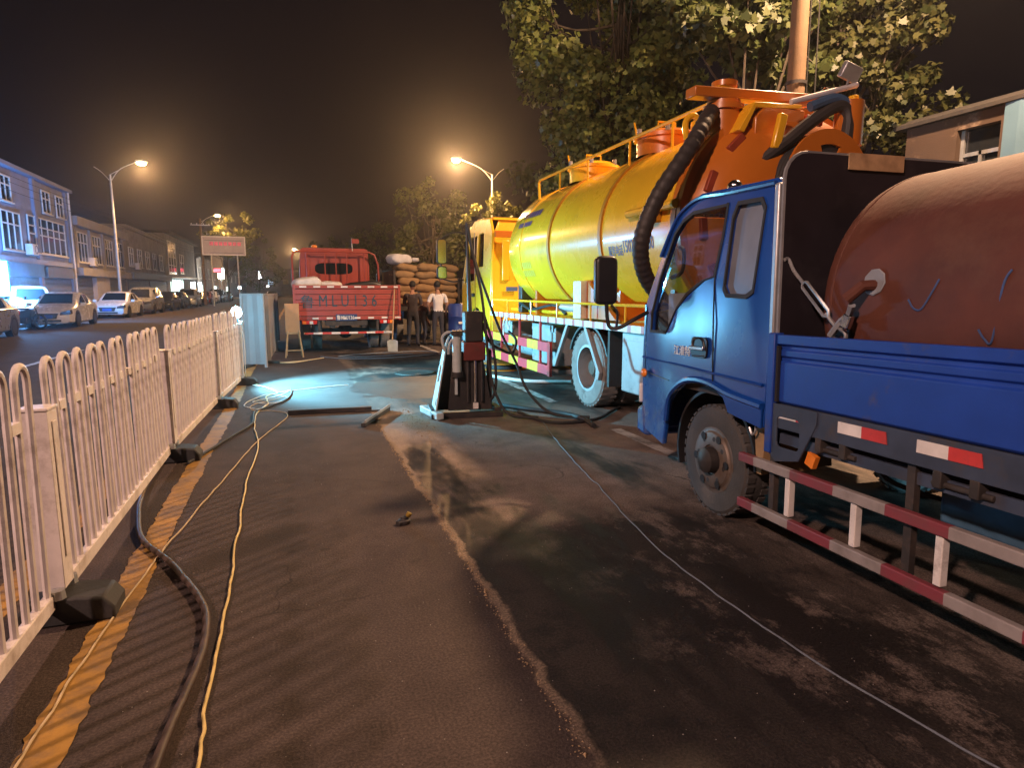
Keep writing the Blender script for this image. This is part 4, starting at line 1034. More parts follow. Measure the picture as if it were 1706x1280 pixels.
# cab
cab=[(3.95,0.75),(3.95,2.62),(4.15,2.86),(5.25,2.92),(5.6,2.78),(6.0,1.75),(6.05,0.55),(5.45,0.5),(5.42,0.8)]+arc(4.9,0.55,0.62,25,155,8)+[(4.3,0.6),(4.05,0.62)]
cab_side=lambda sx,x0: (lambda u,v,w:(x0+sx*(w+max(0,v-1.7)*0.07),u,v))
win=[[(4.98,1.72),(5.85,1.66),(5.5,2.6),(4.98,2.6)],[(4.42,1.98),(4.86,1.98),(4.86,2.62),(4.5,2.62)]]
L_=MB().panel(cab,win,cab_side(1,0.0),0.05).build('cab_side','tanker_yellow',T,bevel=0.012)
MB().panel(cab,win,cab_side(-1,2.36),0.05).build('cab_side','tanker_yellow',T,bevel=0.012)
for w_ in win:
    MB().panel(w_,[],cab_side(1,0.025),0.006).build('side_window','tinted_glass',T)
    MB().panel(w_,[],cab_side(-1,2.335),0.006).build('side_window','tinted_glass',T)
MB().panel([(0.05,0.7),(2.31,0.7),(2.31,2.0),(2.25,2.6),(2.1,2.84),(.26,2.84),(0.11,2.6),(0.05,2.0)],[],lambda u,v,w:(u,3.93+w+max(0,v-2.6)*.9,v),0.04).build('cab_rear','tanker_yellow',T,bevel=0.01)
for x0,z0,z1 in ((0.25,1.7,2.45),(0.55,1.75,2.4),(1.6,1.75,2.4),(1.9,1.7,2.45)): MB().box(x0,x0+0.14,3.895,3.935,z0,z1).build('cab_rib','tanker_yellow',T,bevel=0.012)
MB().box(0.1,2.26,3.88,3.935,2.5,2.62).build('cab_rib','tanker_orange',T,bevel=0.012)
MB().box(0.32,0.55,3.885,3.892,1.5,1.58).build('sticker','sign_blue',T)
MB().prism([(4.1,2.84),(4.2,2.9),(5.25,2.96),(5.62,2.8),(5.6,2.76),(5.2,2.9),(4.2,2.84)],'x',0.14,2.22).build('cab_roof','tanker_yellow',T,bevel=0.02)
MB().prism([(5.58,2.78),(5.62,2.78),(6.02,1.7),(5.98,1.7)],'x',0.12,2.24).build('windscreen','dark_glass',T)
MB().prism([(5.97,1.7),(6.05,1.7),(6.09,0.5),(6.0,0.5)],'x',0.03,2.33).build('cab_front','tanker_yellow',T,bevel=0.02)
MB().box(0.06,2.3,4.0,5.9,1.0,1.12).build('cab_floor','chassis_grime',T)
for x0 in (0.25,1.5): MB().box(x0,x0+.55,4.3,4.8,1.12,1.55).obox((x0+.27,4.25,1.95),(.5,.14,.8),(8,0,0)).build('cab_seat','black_plastic',T,bevel=0.05)
MB().prism([(4.9,.97),(4.96,.97),(4.98,2.66),(4.92,2.66)],'x',-0.006,0.0).build('door_seam','orange_band',T)
MB().obox((-0.03,5.05,1.42),(0.05,0.22,0.07)).build('door_handle','black_plastic',T,bevel=0.01)
# mirrors
MB().tube(spline([(0.05,5.65,2.7),(-.2,5.95,2.75),(-.42,6.2,2.62)],5),0.016,6).tube(spline([(0.02,5.9,1.75),(-.2,6.0,1.7),(-.42,6.2,1.78)],5),0.016,6).tube([(-.42,6.2,2.65),(-.42,6.2,1.75)],0.016,6).build('mirror_arm','black_plastic',T)
m_=MB().prism(rrect(-.53,-.31,2.08,2.62,.06),'y',6.1,6.2).prism(rrect(-.53,-.31,1.76,2.04,.06),'y',6.1,6.2).build('mirror_housing','black_plastic',T,bevel=0.02)
MB().prism(rrect(-.51,-.33,2.1,2.6,.05),'y',6.088,6.098).prism(rrect(-.51,-.33,1.78,2.02,.05),'y',6.088,6.098).build('mirror_glass','chrome',m_)
# suction hose, swivel, boom and hose reel at the back (world offset 3.5, 7.73)
def Lc(*p): return [(x-3.5,y-7.73,z) for x,y,z in p]
MB().tube(spline(Lc((3.98,5.55,3.28),(3.72,5.3,3.1),(3.42,5.15,2.75),(3.12,5.15,2.33),(3.0,5.2,1.96),(3.1,5.3,1.66),(3.35,5.4,1.42),(3.6,5.6,1.25)),22),[0.072+0.005*(k%4<2) for k in range(155)],14).build('suction_hose','hose_black',T)
MB().cyl((0.48,-2.3,2.9),(0.48,-2.3,3.29),0.16,n=18).cyl((0.48,-2.3,3.42),(0.48,-2.3,3.47),0.12,n=16).cyl((0.48,-2.3,3.2),(0.48,-2.3,3.25),0.19,n=18).build('swivel','tanker_orange',T)
MB().obox((0.9,-2.34,3.36),(1.64,0.16,0.09),(0,-2,0)).build('boom_plate','tanker_orange',T,bevel=0.01)
MB().prism([(0.62,2.85),(0.62,3.1),(0.72,3.2),(1.18,3.2),(1.18,2.85)],'y',-2.6,-2.05).build('hopper_box','tanker_orange',T,bevel=0.012)
MB().prism([(0.5,2.95),(0.62,3.18),(1.14,3.21),(1.14,3.25),(0.6,3.23),(0.44,2.97)],'y',-2.6,-2.1).build('hopper_lid','tanker_yellow',T,bevel=0.006)
for a in ((0.25,-2.25,3.0),(0.36,-2.15,3.05)): MB().lathe([(0.05,0),(0.08,.02),(0.08,.1),(0.05,.12)],a,(0,0,1),12).build('valve','tanker_yellow',T)
MB().tube(spline([(0.15,-2.2,2.95),(0.12,-2.22,3.1),(0.2,-2.24,3.16),(0.3,-2.25,3.05)],5),0.03,8).build('elbow_pipe','tanker_yellow',T)
MB().cyl((0.3,-2.3,3.12),(0.3,-2.22,3.12),0.06,n=12).build('gauge','chrome',T)
# reel: two slotted orange discs with black hose wound between
rx,rz=1.13,2.47
def reel_disc(y0,y1):
    hl=[]
    for k in range(6):
        a0=60*k+10; pts=[(rx+.34*math.cos(R_(a)),rz+.34*math.sin(R_(a))) for a in (a0,a0+14,a0+28,a0+40)]+[(rx+.22*math.cos(R_(a)),rz+.22*math.sin(R_(a))) for a in (a0+40,a0+20,a0)]
        hl.append(pts)
    return MB().panel([(rx+.47*math.cos(2*PI*i/40),rz+.47*math.sin(2*PI*i/40)) for i in range(40)],hl,lambda u,v,w:(u,y0+w,v),y1-y0)
reel_disc(-3.0,-2.97).build('reel_disc','tanker_orange',T); 
MB().panel([(rx+.47*math.cos(2*PI*i/40),rz+.47*math.sin(2*PI*i/40)) for i in range(40)],[],lambda u,v,w:(u,-2.72+w,v),0.03).build('reel_disc','tanker_orange',T)
coil=MB()
for k in range(6):
    y=-2.945+k*.042; coil.tube([(rx+.385*math.cos(2*PI*i/32),y,rz+.385*math.sin(2*PI*i/32)) for i in range(32)],0.021,6,closed=True)
coil.cyl((rx,-2.97,rz),(rx,-2.72,rz),0.36,n=24).build('wound_hose','black_rubber',T)
MB().box(rx+.3,rx+.42,-2.9,-2.55,1.3,2.9).box(rx-.5,rx-.4,-2.7,-2.55,1.3,2.4).build('reel_frame','tanker_orange',T,bevel=0.01)
MB().cyl((rx+.38,-2.8,2.85),(rx+.38,-2.8,3.25),0.13,n=14).build('boom_column','tanker_orange',T)
MB().box(1.55,1.62,-2.75,-2.6,2.5,3.0).build('stop_plate','tanker_orange',T)
MB().tube(Lc((4.35,4.95,3.2),(5.05,4.9,3.40)),0.025,8).build('jet_boom','frame_white',T)
MB().tube(spline(Lc((4.1,5.1,2.65),(4.35,5.0,2.85),(4.6,4.95,3.05),(4.85,4.9,3.2),(4.95,4.88,3.1),(4.9,4.85,2.8),(4.75,4.8,2.4),(4.7,4.8,2.0)),8),0.06,10).build('jet_hose','hose_black',T)
MB().tube(spline(Lc((4.55,4.93,3.17),(4.8,4.9,3.26),(4.93,4.88,3.22)),6),0.045,8).build('hose_sleeve','sign_blue',T)
lf=MB().obox(Lc((4.96,4.9,3.5))[0],(0.2,0.06,0.14),(20,15,0)).build('work_floodlight','galvanised',T,bevel=0.01)
MB().tube(Lc((4.92,4.9,3.34),(4.95,4.9,3.46)),0.012,6).build('floodlight_stem','galvanised',lf)
MB().obox(Lc((5.0,4.88,3.2))[0],(0.07,0.08,0.2)).build('pulley','tanker_yellow',T,bevel=0.02)
MB().tube(spline(Lc((4.6,4.95,3.26),(4.72,4.95,3.36),(4.84,4.93,3.34)),5),0.008,5).build('spring_wire','chrome',T)
MB().obox(Lc((4.28,5.0,2.95))[0],(0.09,0.06,0.32),(0,12,0)).build('boom_lever','tanker_yellow',T,bevel=0.015)
MB().tube(Lc((3.46,6.3,2.32),(3.44,5.35,2.32)),0.045,10).build('side_pipe','tanker_yellow',T)
MB().obox(Lc((3.46,5.75,2.24))[0],(0.1,0.12,0.12)).build('pipe_clamp','orange_band',T,bevel=0.02)
MB().box(0.1,2.26,-2.8,-2.7,0.55,0.7).build('rear_bumper','tape_rw',T)
# ------------------------------------------------------------------ blue truck (local: x right from its left flank, y forward, z up)
mat('truck_blue',(0.007,0.062,0.33),0.25,var=0.08,scale=2,coat=0.8,wear=0.1,wearcol=(0.2,0.25,0.3))
mat('bed_blue',(0.009,0.05,0.32),0.5,var=0.15,scale=4,wear=0.2,wearcol=(0.09,0.07,0.06))
mat('bed_grime',(0.035,0.05,0.085),0.7,var=0.35,scale=5,wear=0.4,wearcol=(0.07,0.055,0.045))
mat('rusty_tank',(0.10,0.030,0.018),0.75,var=0.3,scale=2.5,wear=0.4,wearcol=(0.12,0.05,0.03),bump=0.2,bscale=25)
mat('headboard',(0.013,0.009,0.014),0.6,var=0.25,scale=3,wear=0.3,wearcol=(0.03,0.025,0.03))
mat('mud_tan',(0.30,0.19,0.09),0.8,var=0.3,scale=8)
mat('seat_cloth',(0.25,0.27,0.3),0.8,var=0.2)
stripes('rail_tape',(0.30,0.27,0.26),(0.22,0.045,0.06),0.62,1,0.5,grime=0.3,phase=0.12)
mat('fogged_pane',(0.16,0.18,0.22),0.35,var=0.15,scale=5)
B = thing('flatbed_truck','blue flatbed truck carrying a rusty red tank, nearest vehicle at right','truck',(2.56,3.36,0),-3,rotx=-1.3)
W=1.92
side=[(-.42,.70),(-.42,2.05),(-.36,2.13),(.42,2.17),(.62,2.12),(.74,2.02),(.95,1.73),(1.13,1.45),(1.16,.98),(1.15,.62),(1.08,.42),(.74,.36),(.70,.55),(.66,.7),(.58,.79),(.44,.86),(.28,.885),(.1,.87),(-.02,.82),(-.10,.74)]
win_d=[(.72,1.22),(.98,1.22),(.985,1.36),(.88,1.62),(.72,1.92),(.62,2.0),(.5,2.04),(.1,2.04),(.12,1.85),(.17,1.60),(.3,1.58),(.48,1.50),(.6,1.40)]
win_q=[(-.25,1.50),(-.19,1.47),(0.0,1.48),(.04,1.53),(.02,1.95),(-.02,2.03),(-.24,2.02),(-.28,1.96)]
fl=lambda x0,sx:(lambda u,v,w:(x0+sx*(w+max(0,v-1.25)*0.085+max(0,u-.85)*0.12),u,v))
MB().panel(side,[win_d,win_q],fl(0.0,1),0.04).build('cab_side','truck_blue',B,bevel=0.012,seg=3)
MB().panel(side,[win_d,win_q],fl(W,-1),0.04).build('cab_side','truck_blue',B,bevel=0.012,seg=3)
for x0,sx in ((0.022,1),(W-.022,-1)):
    MB().panel(win_d,[],fl(x0,sx),0.005).build('door_window','clear_glass',B)
    MB().panel(win_q,[],fl(x0,sx),0.005).build('quarter_window','fogged_pane',B)
def grow(poly,d):
    c=Vector((sum(p[0] for p in poly)/len(poly),sum(p[1] for p in poly)/len(poly))); return [tuple(Vector(p)+(Vector(p)-c).normalized()*d) for p in poly]
MB().panel(grow(win_d,.022),[grow(win_d,-.004)],fl(-.006,1),0.012).build('window_seal','black_rubber',B)
MB().panel(grow(win_q,.022),[grow(win_q,-.006)],fl(-.008,1),0.014).build('window_seal','black_rubber',B)
# roof, front, rear wall, floor
MB().prism([(-.40,2.06),(-.36,2.135),(.42,2.175),(.64,2.12),(.72,2.05),(.64,2.07),(.40,2.12),(-.34,2.09)],'x',.09,W-.09).build('roof','truck_blue',B,bevel=0.02)
MB().prism([(.72,2.05),(.75,2.05),(1.17,1.42),(1.13,1.42)],'x',.16,W-.16).build('windscreen','screen_glass',B)
MB().prism([(1.12,1.43),(1.17,1.43),(1.19,.98),(1.18,.6),(1.1,.42),(1.05,.42),(1.12,.7)],'x',.05,W-.05).build('front_panel','truck_blue',B,bevel=0.015)
MB().prism([(1.1,.62),(1.22,.58),(1.22,.38),(1.05,.36)],'x',.02,W-.02).build('bumper','truck_blue',B,bevel=0.03)
MB().panel([(.05,.7),(W-.05,.7),(W-.05,1.4),(W-.1,2.08),(.1,2.08),(.05,1.4)],[rrect(.45,W-.45,1.45,1.95,.06)],lambda u,v,w:(u,-.42+w,v),0.03).build('cab_rear_wall','truck_blue',B)
MB().box(.05,W-.05,-.38,1.1,.82,.9).build('cab_floor','chassis_grime',B)
MB().prism([(.72,1.0),(1.1,1.0),(1.1,1.36),(.92,1.38),(.78,1.28)],'x',.1,W-.1).build('dashboard','black_plastic',B,bevel=0.03)
for x0 in (.2,1.12): MB().box(x0,x0+.56,-.1,.42,.95,1.18).obox((x0+.28,-.16,1.5),(.52,.14,.72),(10,0,0)).obox((x0+.28,-.23,1.92),(.28,.1,.18),(10,0,0)).build('seat','seat_cloth',B,bevel=0.04)
st=MB().tube([(.48+.2*math.cos(2*PI*k/20),.58+.2*math.sin(2*PI*k/20)*.45,1.42+.2*math.sin(2*PI*k/20)*.85) for k in range(20)],.016,6,closed=True).build('steering_wheel','black_plastic',B)
MB().tube([(.48,.58,1.42),(.48,.8,1.2)],.025,6).tube([(.28,.58,1.42),(.68,.58,1.42)],.012,5).build('steering_column','black_plastic',st)
MB().tube(spline([(.10,.84,1.62),(.13,.74,1.66),(.13,.72,1.8),(.12,.76,1.84)],5),.016,6).build('grab_handle','black_plastic',B)
MB().box(.06,.09,.2,.8,1.22,1.5).build('door_card','seat_cloth',B)
# door seams, belt crease, arch lip
def flush(u,v,w): return fl(-.001,1)(u,v,-w)
seam=[(.155,1.57),(.12,1.3),(.09,.9)]
MB().tube([flush(u,v,.0015) for u,v in [(.10,2.06),(.11,1.9),(.155,1.57),(.12,1.3),(.10,.9)]],.0055,5).tube([flush(u,v,.0015) for u,v in [(1.10,1.4),(1.1,.9),(.95,.88),(.66,.86)]],.004,5).build('door_seam','black_plastic',B)
MB().tube(spline([flush(u,v,.012) for u,v in [(.68,.56),(.65,.72),(.57,.81),(.43,.885),(.28,.91),(.1,.90),(-.1,.86),(-.42,.83)]],4),.022,7).build('arch_lip','truck_blue',B)
MB().prism([(-.42,.70),(-.42,.84),(-.02,.86),(-.10,.74)],'x',-.02,.0).build('sill','truck_blue',B,bevel=0.006)
MB().tube([flush(u,v,.0) for u,v in [(1.14,1.0),(.6,.99),(.12,.97),(-.4,.95)]],.010,6).build('body_crease','truck_blue',B)
MB().tube(spline([flush(u,v,.008) for u,v in [(-.36,2.10),(.1,2.12),(.42,2.14),(.62,2.09),(.74,2.0),(.9,1.78)]],5),.014,6).build('drip_rail','truck_blue',B)
# handle, badge, marker, headlamp
hd=MB().panel(rrect(.17,.36,1.06,1.20,.035),[],lambda u,v,w:(-.012+w,u,v),.012).build('door_handle','black_plastic',B,bevel=0.004)
MB().obox((-.024,.265,1.125),(.018,.17,.028)).build('handle_grip','chrome',hd,bevel=0.006)
MB().tube([(-.014,.2,1.075),(-.016,.33,1.07)],.006,5).tube(spline([(-.014,.34,1.12),(-.016,.32,1.185),(-.016,.22,1.185),(-.014,.19,1.12)],4),.007,5).build('handle_trim','chrome',hd)
text('lettering','江淮特',0.075,'tape_white',B,lambda u,v,w:(-.004-w,.60-u,1.065+v))
MB().ell((-.005,1.045,.88),(.022,.04,.035)).build('side_marker','amber',B)
MB().prism(rrect(.62,.84,.76,.90,.03),'y',1.175,1.20).build('headlamp','clear_lens',B) if False else MB().obox((.10,1.19,.70),(.14,.03,.16)).build('headlamp','clear_lens',B,bevel=0.02)
for x in (.2,.6,.96,1.32,1.7): MB().ell((x,.55,2.16),(.06,.05,.03),10,6).build('roof_marker','clear_lens',B)
MB().ell((.25,.30,2.20),(.05,.05,.045),10,8).build('roof_lamp','chrome',B)
# mirror
MB().tube(spline([(.02,1.05,1.36),(-.1,1.06,1.30),(-.2,1.1,1.24),(-.27,1.14,1.25),(-.29,1.15,1.4),(-.29,1.15,1.5)],6),.016,8).tube(spline([(-.22,1.11,1.245),(-.22,1.1,1.36),(-.26,1.13,1.42)],4),.010,6).build('mirror_arm','black_plastic',B)
MB().prism(rrect(-.385,-.20,1.42,1.80,.05),'y',1.13,1.21).build('mirror_housing','black_plastic',B,bevel=0.025,seg=3)
# front wheel and chassis
mat('worn_tyre',(0.06,0.057,0.055),0.8,var=0.3,scale=5,bump=0.3,bscale=60,wear=0.2,wearcol=(0.12,0.1,0.085))
mat('steel_rim',(0.15,0.12,0.10),0.5,metal=0.4,var=0.2,wear=0.3)
truck_wheel(B,.16,.17,.372,.2,'steel_rim',-.02,-1,None,'worn_tyre')
truck_wheel(B,W-.16,.17,.372,.2,'steel_rim',-.02,1)
hub=MB().lathe([(.09,0),(.085,-.06),(.05,-.08),(0,-.085)],(.06,.17,.372),(1,0,0),16).build('hub','dark_steel',B)
for x,sd in ((.18,-1),(.40,-1),(W-.18,1),(W-.40,1)): truck_wheel(B,x,-2.65,.372,.2,'steel_rim',.1,sd)
MB().box(.55,.64,-4.0,1.0,.5,.68).box(1.28,1.37,-4.0,1.0,.5,.68).build('chassis_rail','chassis_grime',B)
MB().cyl((.2,.17,.36),(1.72,.17,.36),.05,n=10).cyl((.2,-2.65,.36),(1.72,-2.65,.36),.07,n=10).ell((.96,-2.65,.36),(.17,.19,.17)).build('axle','chassis_grime',B)
MB().cyl((.96,-.4,.48),(.96,-2.5,.4),.035,n=8).build('drive_shaft','chassis_grime',B)
pts=[(.17+.46*math.cos(R_(a)),.40+.45*math.sin(R_(a))) for a in range(-20,181,10)]
MB().prism(pts+[(.17+.44*math.cos(R_(a)),.40+.43*math.sin(R_(a))) for a in range(180,-21,-10)],'x',.06,.62).build('wheel_well','black_plastic',B)
MB().prism([(-.26,.72),(-.30,.40),(-.34,.40),(-.38,.72)],'x',.06,.42).build('mud_flap','mud_tan',B)
# bed
BY1,BY0=-.47,-4.1
tz0,tz1=.87,1.25
MB().box(0.022,W-.022,BY0,BY1,.64,.695).build('bed_floor','bed_grime',B)
for x0,x1 in ((-.012,.02),(W-.02,W+.012)):
    MB().box(x0,x1,BY0,BY1,.73,.868).build('bed_sill','bed_grime',B,bevel=0.004)
def gate(x,sx,name='side_gate'):
    prof=[(0,.872),(-.015,.885),(-.015,1.10),(0,1.112),(0,1.125),(-.013,1.135),(-.013,1.165),(0,1.175),(0,1.19),(-.02,1.2),(-.02,1.25),(.03,1.25),(.03,.872)]
    return MB().prism([(x+sx*a,z) for a,z in prof],'y',BY0+.02,BY1-.06).build(name,'bed_blue',B,bevel=0.003)
gate(0.0,1); gate(W,-1)
MB().box(0.02,W-.02,BY0-.03,BY0+.015,.74,1.25).build('tail_gate','bed_blue',B,bevel=0.01)
MB().box(-.03,.035,BY1-.055,BY1,.58,1.258).build('corner_post','bed_blue',B,bevel=0.006)
MB().box(W-.035,W+.03,BY1-.055,BY1,.58,1.258).build('corner_post','bed_blue',B,bevel=0.006)
MB().tube([(-.022,BY1-.085,.88),(-.022,BY1-.085,1.19)],.014,6).build('gate_edge','black_plastic',B)
# bracket plate with a square hole, hinges, reflective stickers
MB().panel([(-.47,.60),(-.47,.868),(-.86,.868),(-.86,.80),(-.74,.58),(-.56,.54)],[rrect(-.74,-.56,.63,.80,.03)],lambda u,v,w:(-.02+w,u,v),.012).build('hole_bracket','bed_grime',B,bevel=0.003)
MB().obox((.02,-.80,.60),(.03,.06,.07),(20,0,0)).build('reflector','amber',B)
for y in (-.95,-1.62,-2.3,-3.0):
    MB().box(-.015,.05,y-.10,y-.06,.66,.735).box(-.015,.05,y+.06,y+.10,.66,.735).cyl((.015,y-.14,.675),(.015,y+.12,.675),.014,n=8).build('gate_hinge','chassis_grime',B,bevel=0.004)
for y in (-.56,-1.0,-1.44,-1.9,-2.4,-2.9):
    MB().box(-.0165,-.0125,y-.145,y,.79,.845).build('reflective_tape','tape_white',B); MB().prism([(y-.29,.79),(y-.28,.845),(y-.145,.845),(y-.145,.79)],'x',-.0165,-.0125).build('reflective_tape','tape_red',B)
# side guard
for z in (.47,.19): MB().box(-.03,.01,-3.3,-.24,z,z+.055).build('side_guard_bar','rail_tape',B,bevel=0.006)
for y in (-.67,-1.13,-1.58,-2.1): MB().box(-.022,.018,y-.018,y+.018,.256,.469).build('guard_post','tape_white',B,bevel=0.004)
for y in (-.5,-1.4,-2.2): MB().box(.011,.045,y-.02,y+.02,.2,.74).build('guard_hanger','chassis_grime',B)
mat('dim_blue_box',(0.05,0.12,0.2),0.5,var=0.3)
MB().box(.3,.55,-1.75,-1.3,.40,.66).build('battery_box','dim_blue_box',B,bevel=0.02)
MB().cyl((.38,-2.1,.45),(.38,-2.9+.55,.45),.16,n=16).build('fuel_tank','dim_blue_box',B)
MB().tube(spline([(.1,-.35,.72),(.05,-.42,.6),(.08,-.5,.52)],4),.012,6).build('brake_line','black_rubber',B)
MB().tube(spline([(.3,-.9,.7),(.25,-1.05,.55),(.35,-1.3,.5)],5),.012,6).build('brake_line','black_rubber',B)
MB().tube(spline([(.03,-.30,.78),(.02,-.33,.68),(.02,-.30,.64),(.02,-.27,.68)],4),.008,6).build('hook','galvanised',B)
# headboard behind the cab
hb=[(.02,1.0),(W-.02,1.0),(W-.02,2.24),(.16,2.24)]+arc(.16,2.10,.14,90,180,5)
MB().panel(hb,[],lambda u,v,w:(u,-.475-w,v),.02).build('headboard','headboard',B)
MB().tube([(.02,-.485,1.0),(.02,-.485,2.10)]+[(u,-.485,v) for u,v in arc(.16,2.10,.14,180,90,5)]+[(W-.02,-.485,2.24)],.012,6).build('headboard_edge','galvanised',B)
MB().panel([(.42,2.16),(.80,2.16),(.80,2.25),(.42,2.25)],[],lambda u,v,w:(u,-.50-w,v),.01).build('headboard_plate','wood',B)
MB().box(.0,.05,-.47,-.43,1.0,2.08).build('headboard_stay','galvanised',B,bevel=0.01)
# the tank lashed on the bed
mat('chalk_blue',(0.05,0.10,0.25),0.8,var=0.3)
K = thing('rusty_tank','rust-red steel tank lashed on the blue truck bed','tank',(2.56,3.36,0),-3,rotx=-1.3)
tx,tz,tr=.83,1.41,.705
prof=[(tr*math.sin(R_(q)),.2*(1-math.cos(R_(q)))) for q in range(0,91,9)]+[(tr,3.0)]+[(tr*math.cos(R_(q)),3.0+.2*math.sin(R_(q))) for q in range(9,91,9)]
MB().lathe(prof,(tx,-.53,tz),(0,-1,0),64).build('shell','rusty_tank',K,60)
MB().lathe([(tr,0),(tr+.003,.004),(tr+.003,.014),(tr,.018)],(tx,-.74,tz),(0,-1,0),64).build('weld_ring','rusty_tank',K)
def onk(s,a,d=0): return (tx+(tr+d)*math.cos(R_(a)),s,tz+(tr+d)*math.sin(R_(a)))
MB().tube([onk(-1.02,172,-.02),onk(-1.0,173,.05),onk(-.95,178,.09)],.028,10).build('outlet_pipe','rusty_tank',K)
pp=MB(); a_=onk(-1.02,171,0)
pp.lathe([(.0,.0),(.04,.0),(.06,.004),(.066,.0)],(a_[0]-.004,a_[1],a_[2]),(-1,0,.12),9)
pp.build('bare_weld_patch','seat_cloth',K)
for s0,a0,s1,a1 in ((-1.22,178,-1.36,174),(-1.55,188,-1.66,172)):
    mat_='chalk_blue'; MB().tube(spline([onk(s0,a0,.001),onk(s0*.78+s1*.22,a0+3.2,.001),onk((s0+s1)/2,a0+3.4,.001),onk(s0*.2+s1*.8,a1+2,.001),onk(s1,a1-3,.001)],6),.0045,6).build('chalk_mark',mat_,K)
# timber cradle under the tank
CR = thing('tank_cradle','timber chocks wedged under the rusty tank','timber',(2.56,3.36,0),-3,rotx=-1.3)
for y in (-1.2,-2.9):
    MB().prism([(.16,.697),(.56,.697),(.20,.95),(.16,.95)],'y',y-.06,y+.06).build('chock','wood',CR,bevel=0.006); MB().prism([(1.50,.697),(1.10,.697),(1.46,.95),(1.50,.95)],'y',y-.06,y+.06).build('chock','wood',CR,bevel=0.006)
# turnbuckle and straps holding the tank
t = thing('turnbuckle_chain','galvanised turnbuckle with hooks between headboard and truck bed','turnbuckle',(2.56,3.36,0),-3,rotx=-1.3)
A_=Vector((.06,-.52,1.62)); Z_=Vector((.10,-.86,1.27)); d=(Z_-A_)
P=lambda k,ox=0,oy=0: A_+d*k+Vector((0,oy,ox))
MB().tube(spline([P(0)+Vector((-.03,.02,.04)),P(0.02)+Vector((0,.03,.05)),P(.06),P(.28)],4),.010,7).build('hook','galvanised',t)
n_=d.cross(Vector((1,0,0))).normalized()*.022
MB().tube([P(.25),P(.29)+n_,P(.72)+n_,P(.77)],.009,6).tube([P(.25),P(.29)-n_,P(.72)-n_,P(.77)],.009,6).build('turnbuckle_frame','galvanised',t)
MB().tube(spline([P(.72),P(.9),P(1.0)+Vector((0,-.03,0)),P(1.06)+Vector((0,.0,-.02)),P(1.0)+Vector((0,.05,-.03))],5),.010,7).build('hook','galvanised',t)
t = thing('lashing_strap','grey webbing strap from the tank outlet to the bed side','strap',(2.56,3.36,0),-3,rotx=-1.3)
MB().tube([onk(-.97,180,.07),onk(-.93,184,.05),(.10,-.86,1.33),(.09,-.80,1.252)],.018,6).build('webbing','seat_cloth',t)
MB().obox(onk(-.93,186,.06),(.03,.05,.07),(20,0,0)).build('buckle','chrome',t,bevel=0.006)
# ------------------------------------------------------------------ red lorry seen from behind
mat('lorry_red',(0.32,0.05,0.035),0.45,var=0.15,scale=3,wear=0.2,wearcol=(0.2,0.07,0.05))
mat('letter_dark',(0.02,0.06,0.09),0.6,var=0.3,scale=20)
mat('plate_dark',(0.02,0.05,0.16),0.5,var=0.1)
mat('sack_white',(0.55,0.53,0.54),0.8,var=0.15,scale=6,bump=0.4)
mat('sack_tan',(0.27,0.165,0.075),0.85,var=0.18,scale=5,bump=0.5,bscale=60)
stripes('bumper_tape',(0.7,0.66,0.64),(0.55,0.06,0.05),0.42,0,0.5,grime=0.15)
Rt = thing('red_lorry','red lorry seen from behind with painted number on its tailgate','truck',(1.24,16.2,0))
hw=1.28
zz=[.90,1.03,1.16,1.29,1.42,1.55]
for i in range(5):
    MB().box(-hw+.04,hw-.04,-.03,.02,zz[i]+.006,zz[i+1]-.006).build('tailgate_plank','lorry_red',Rt,bevel=0.006)
MB().box(-hw+.04,hw-.04,-.02,.015,.89,1.56).build('tailgate_back','chassis_grime',Rt)
MB().box(-hw,hw,-.04,.03,1.56,1.64).build('tailgate_top','lorry_red',Rt,bevel=0.008)
MB().box(-hw,hw,-.045,.05,.80,.89).build('bed_sill','lorry_red',Rt,bevel=0.008)
for s in (-1,1):
    MB().box(s*hw,s*(hw-.06),-.05,.06,.78,1.66).build('corner_post','lorry_red',Rt,bevel=0.008)
    MB().box(s*hw,s*(hw-.05),.06,4.2,.86,1.62).build('side_board','lorry_red',Rt,bevel=0.008)
for k in range(8): x=-1.12+k*.32; MB().box(x,x+.16,-.046,-.041,1.585,1.62).build('reflective_tape','tape_white',Rt)
for k in range(7): x=-.85+k*.33; MB().box(x,x+.14,-.052,-.046,.825,.865).build('reflective_tape','tape_white',Rt)
text('lettering','鲁',.34,'letter_dark',Rt,lambda u,v,w:(-1.12+u,-.036-w,1.12+v),bold=0.0)
text('lettering','M L U 1 3 6',.40,'letter_dark',Rt,lambda u,v,w:(-.70+u*.72,-.036-w,1.13+v),bold=.0)
MB().box(-.55,.45,-.03,.2,.66,.78).build('rear_frame','chassis_grime',Rt)
MB().box(-.30,.20,-.05,-.035,.80-.02,.96-.02).build('number_plate','plate_dark',Rt)
text('plate_lettering','鲁MLU136',.13,'tape_white',Rt,lambda u,v,w:(-.285+u*.72,-.053-w,.81+v),bold=.002)
for s in (-1,1):
    l=MB().box(s*.75,s*1.10,-.05,.02,.70,.79).build('tail_light','red_lens',Rt,bevel=0.01)
    MB().box(s*.84,s*.92,-.056,-.049,.71,.78).build('reverse_light','clear_lens',l); MB().box(s*1.0,s*1.08,-.056,-.049,.71,.78).build('indicator','amber',l)
MB().box(-1.06,1.04,-.06,-.0,.455,.505).build('bumper_bar','bumper_tape',Rt,bevel=0.006)
for s in (-.7,.7): MB().box(s-.03,s+.03,-.02,.03,.5,.8).build('bumper_hanger','chassis_grime',Rt)
MB().box(-1.24,1.24,.03,4.2,.89,.92).build('bed_floor','chassis_grime',Rt)
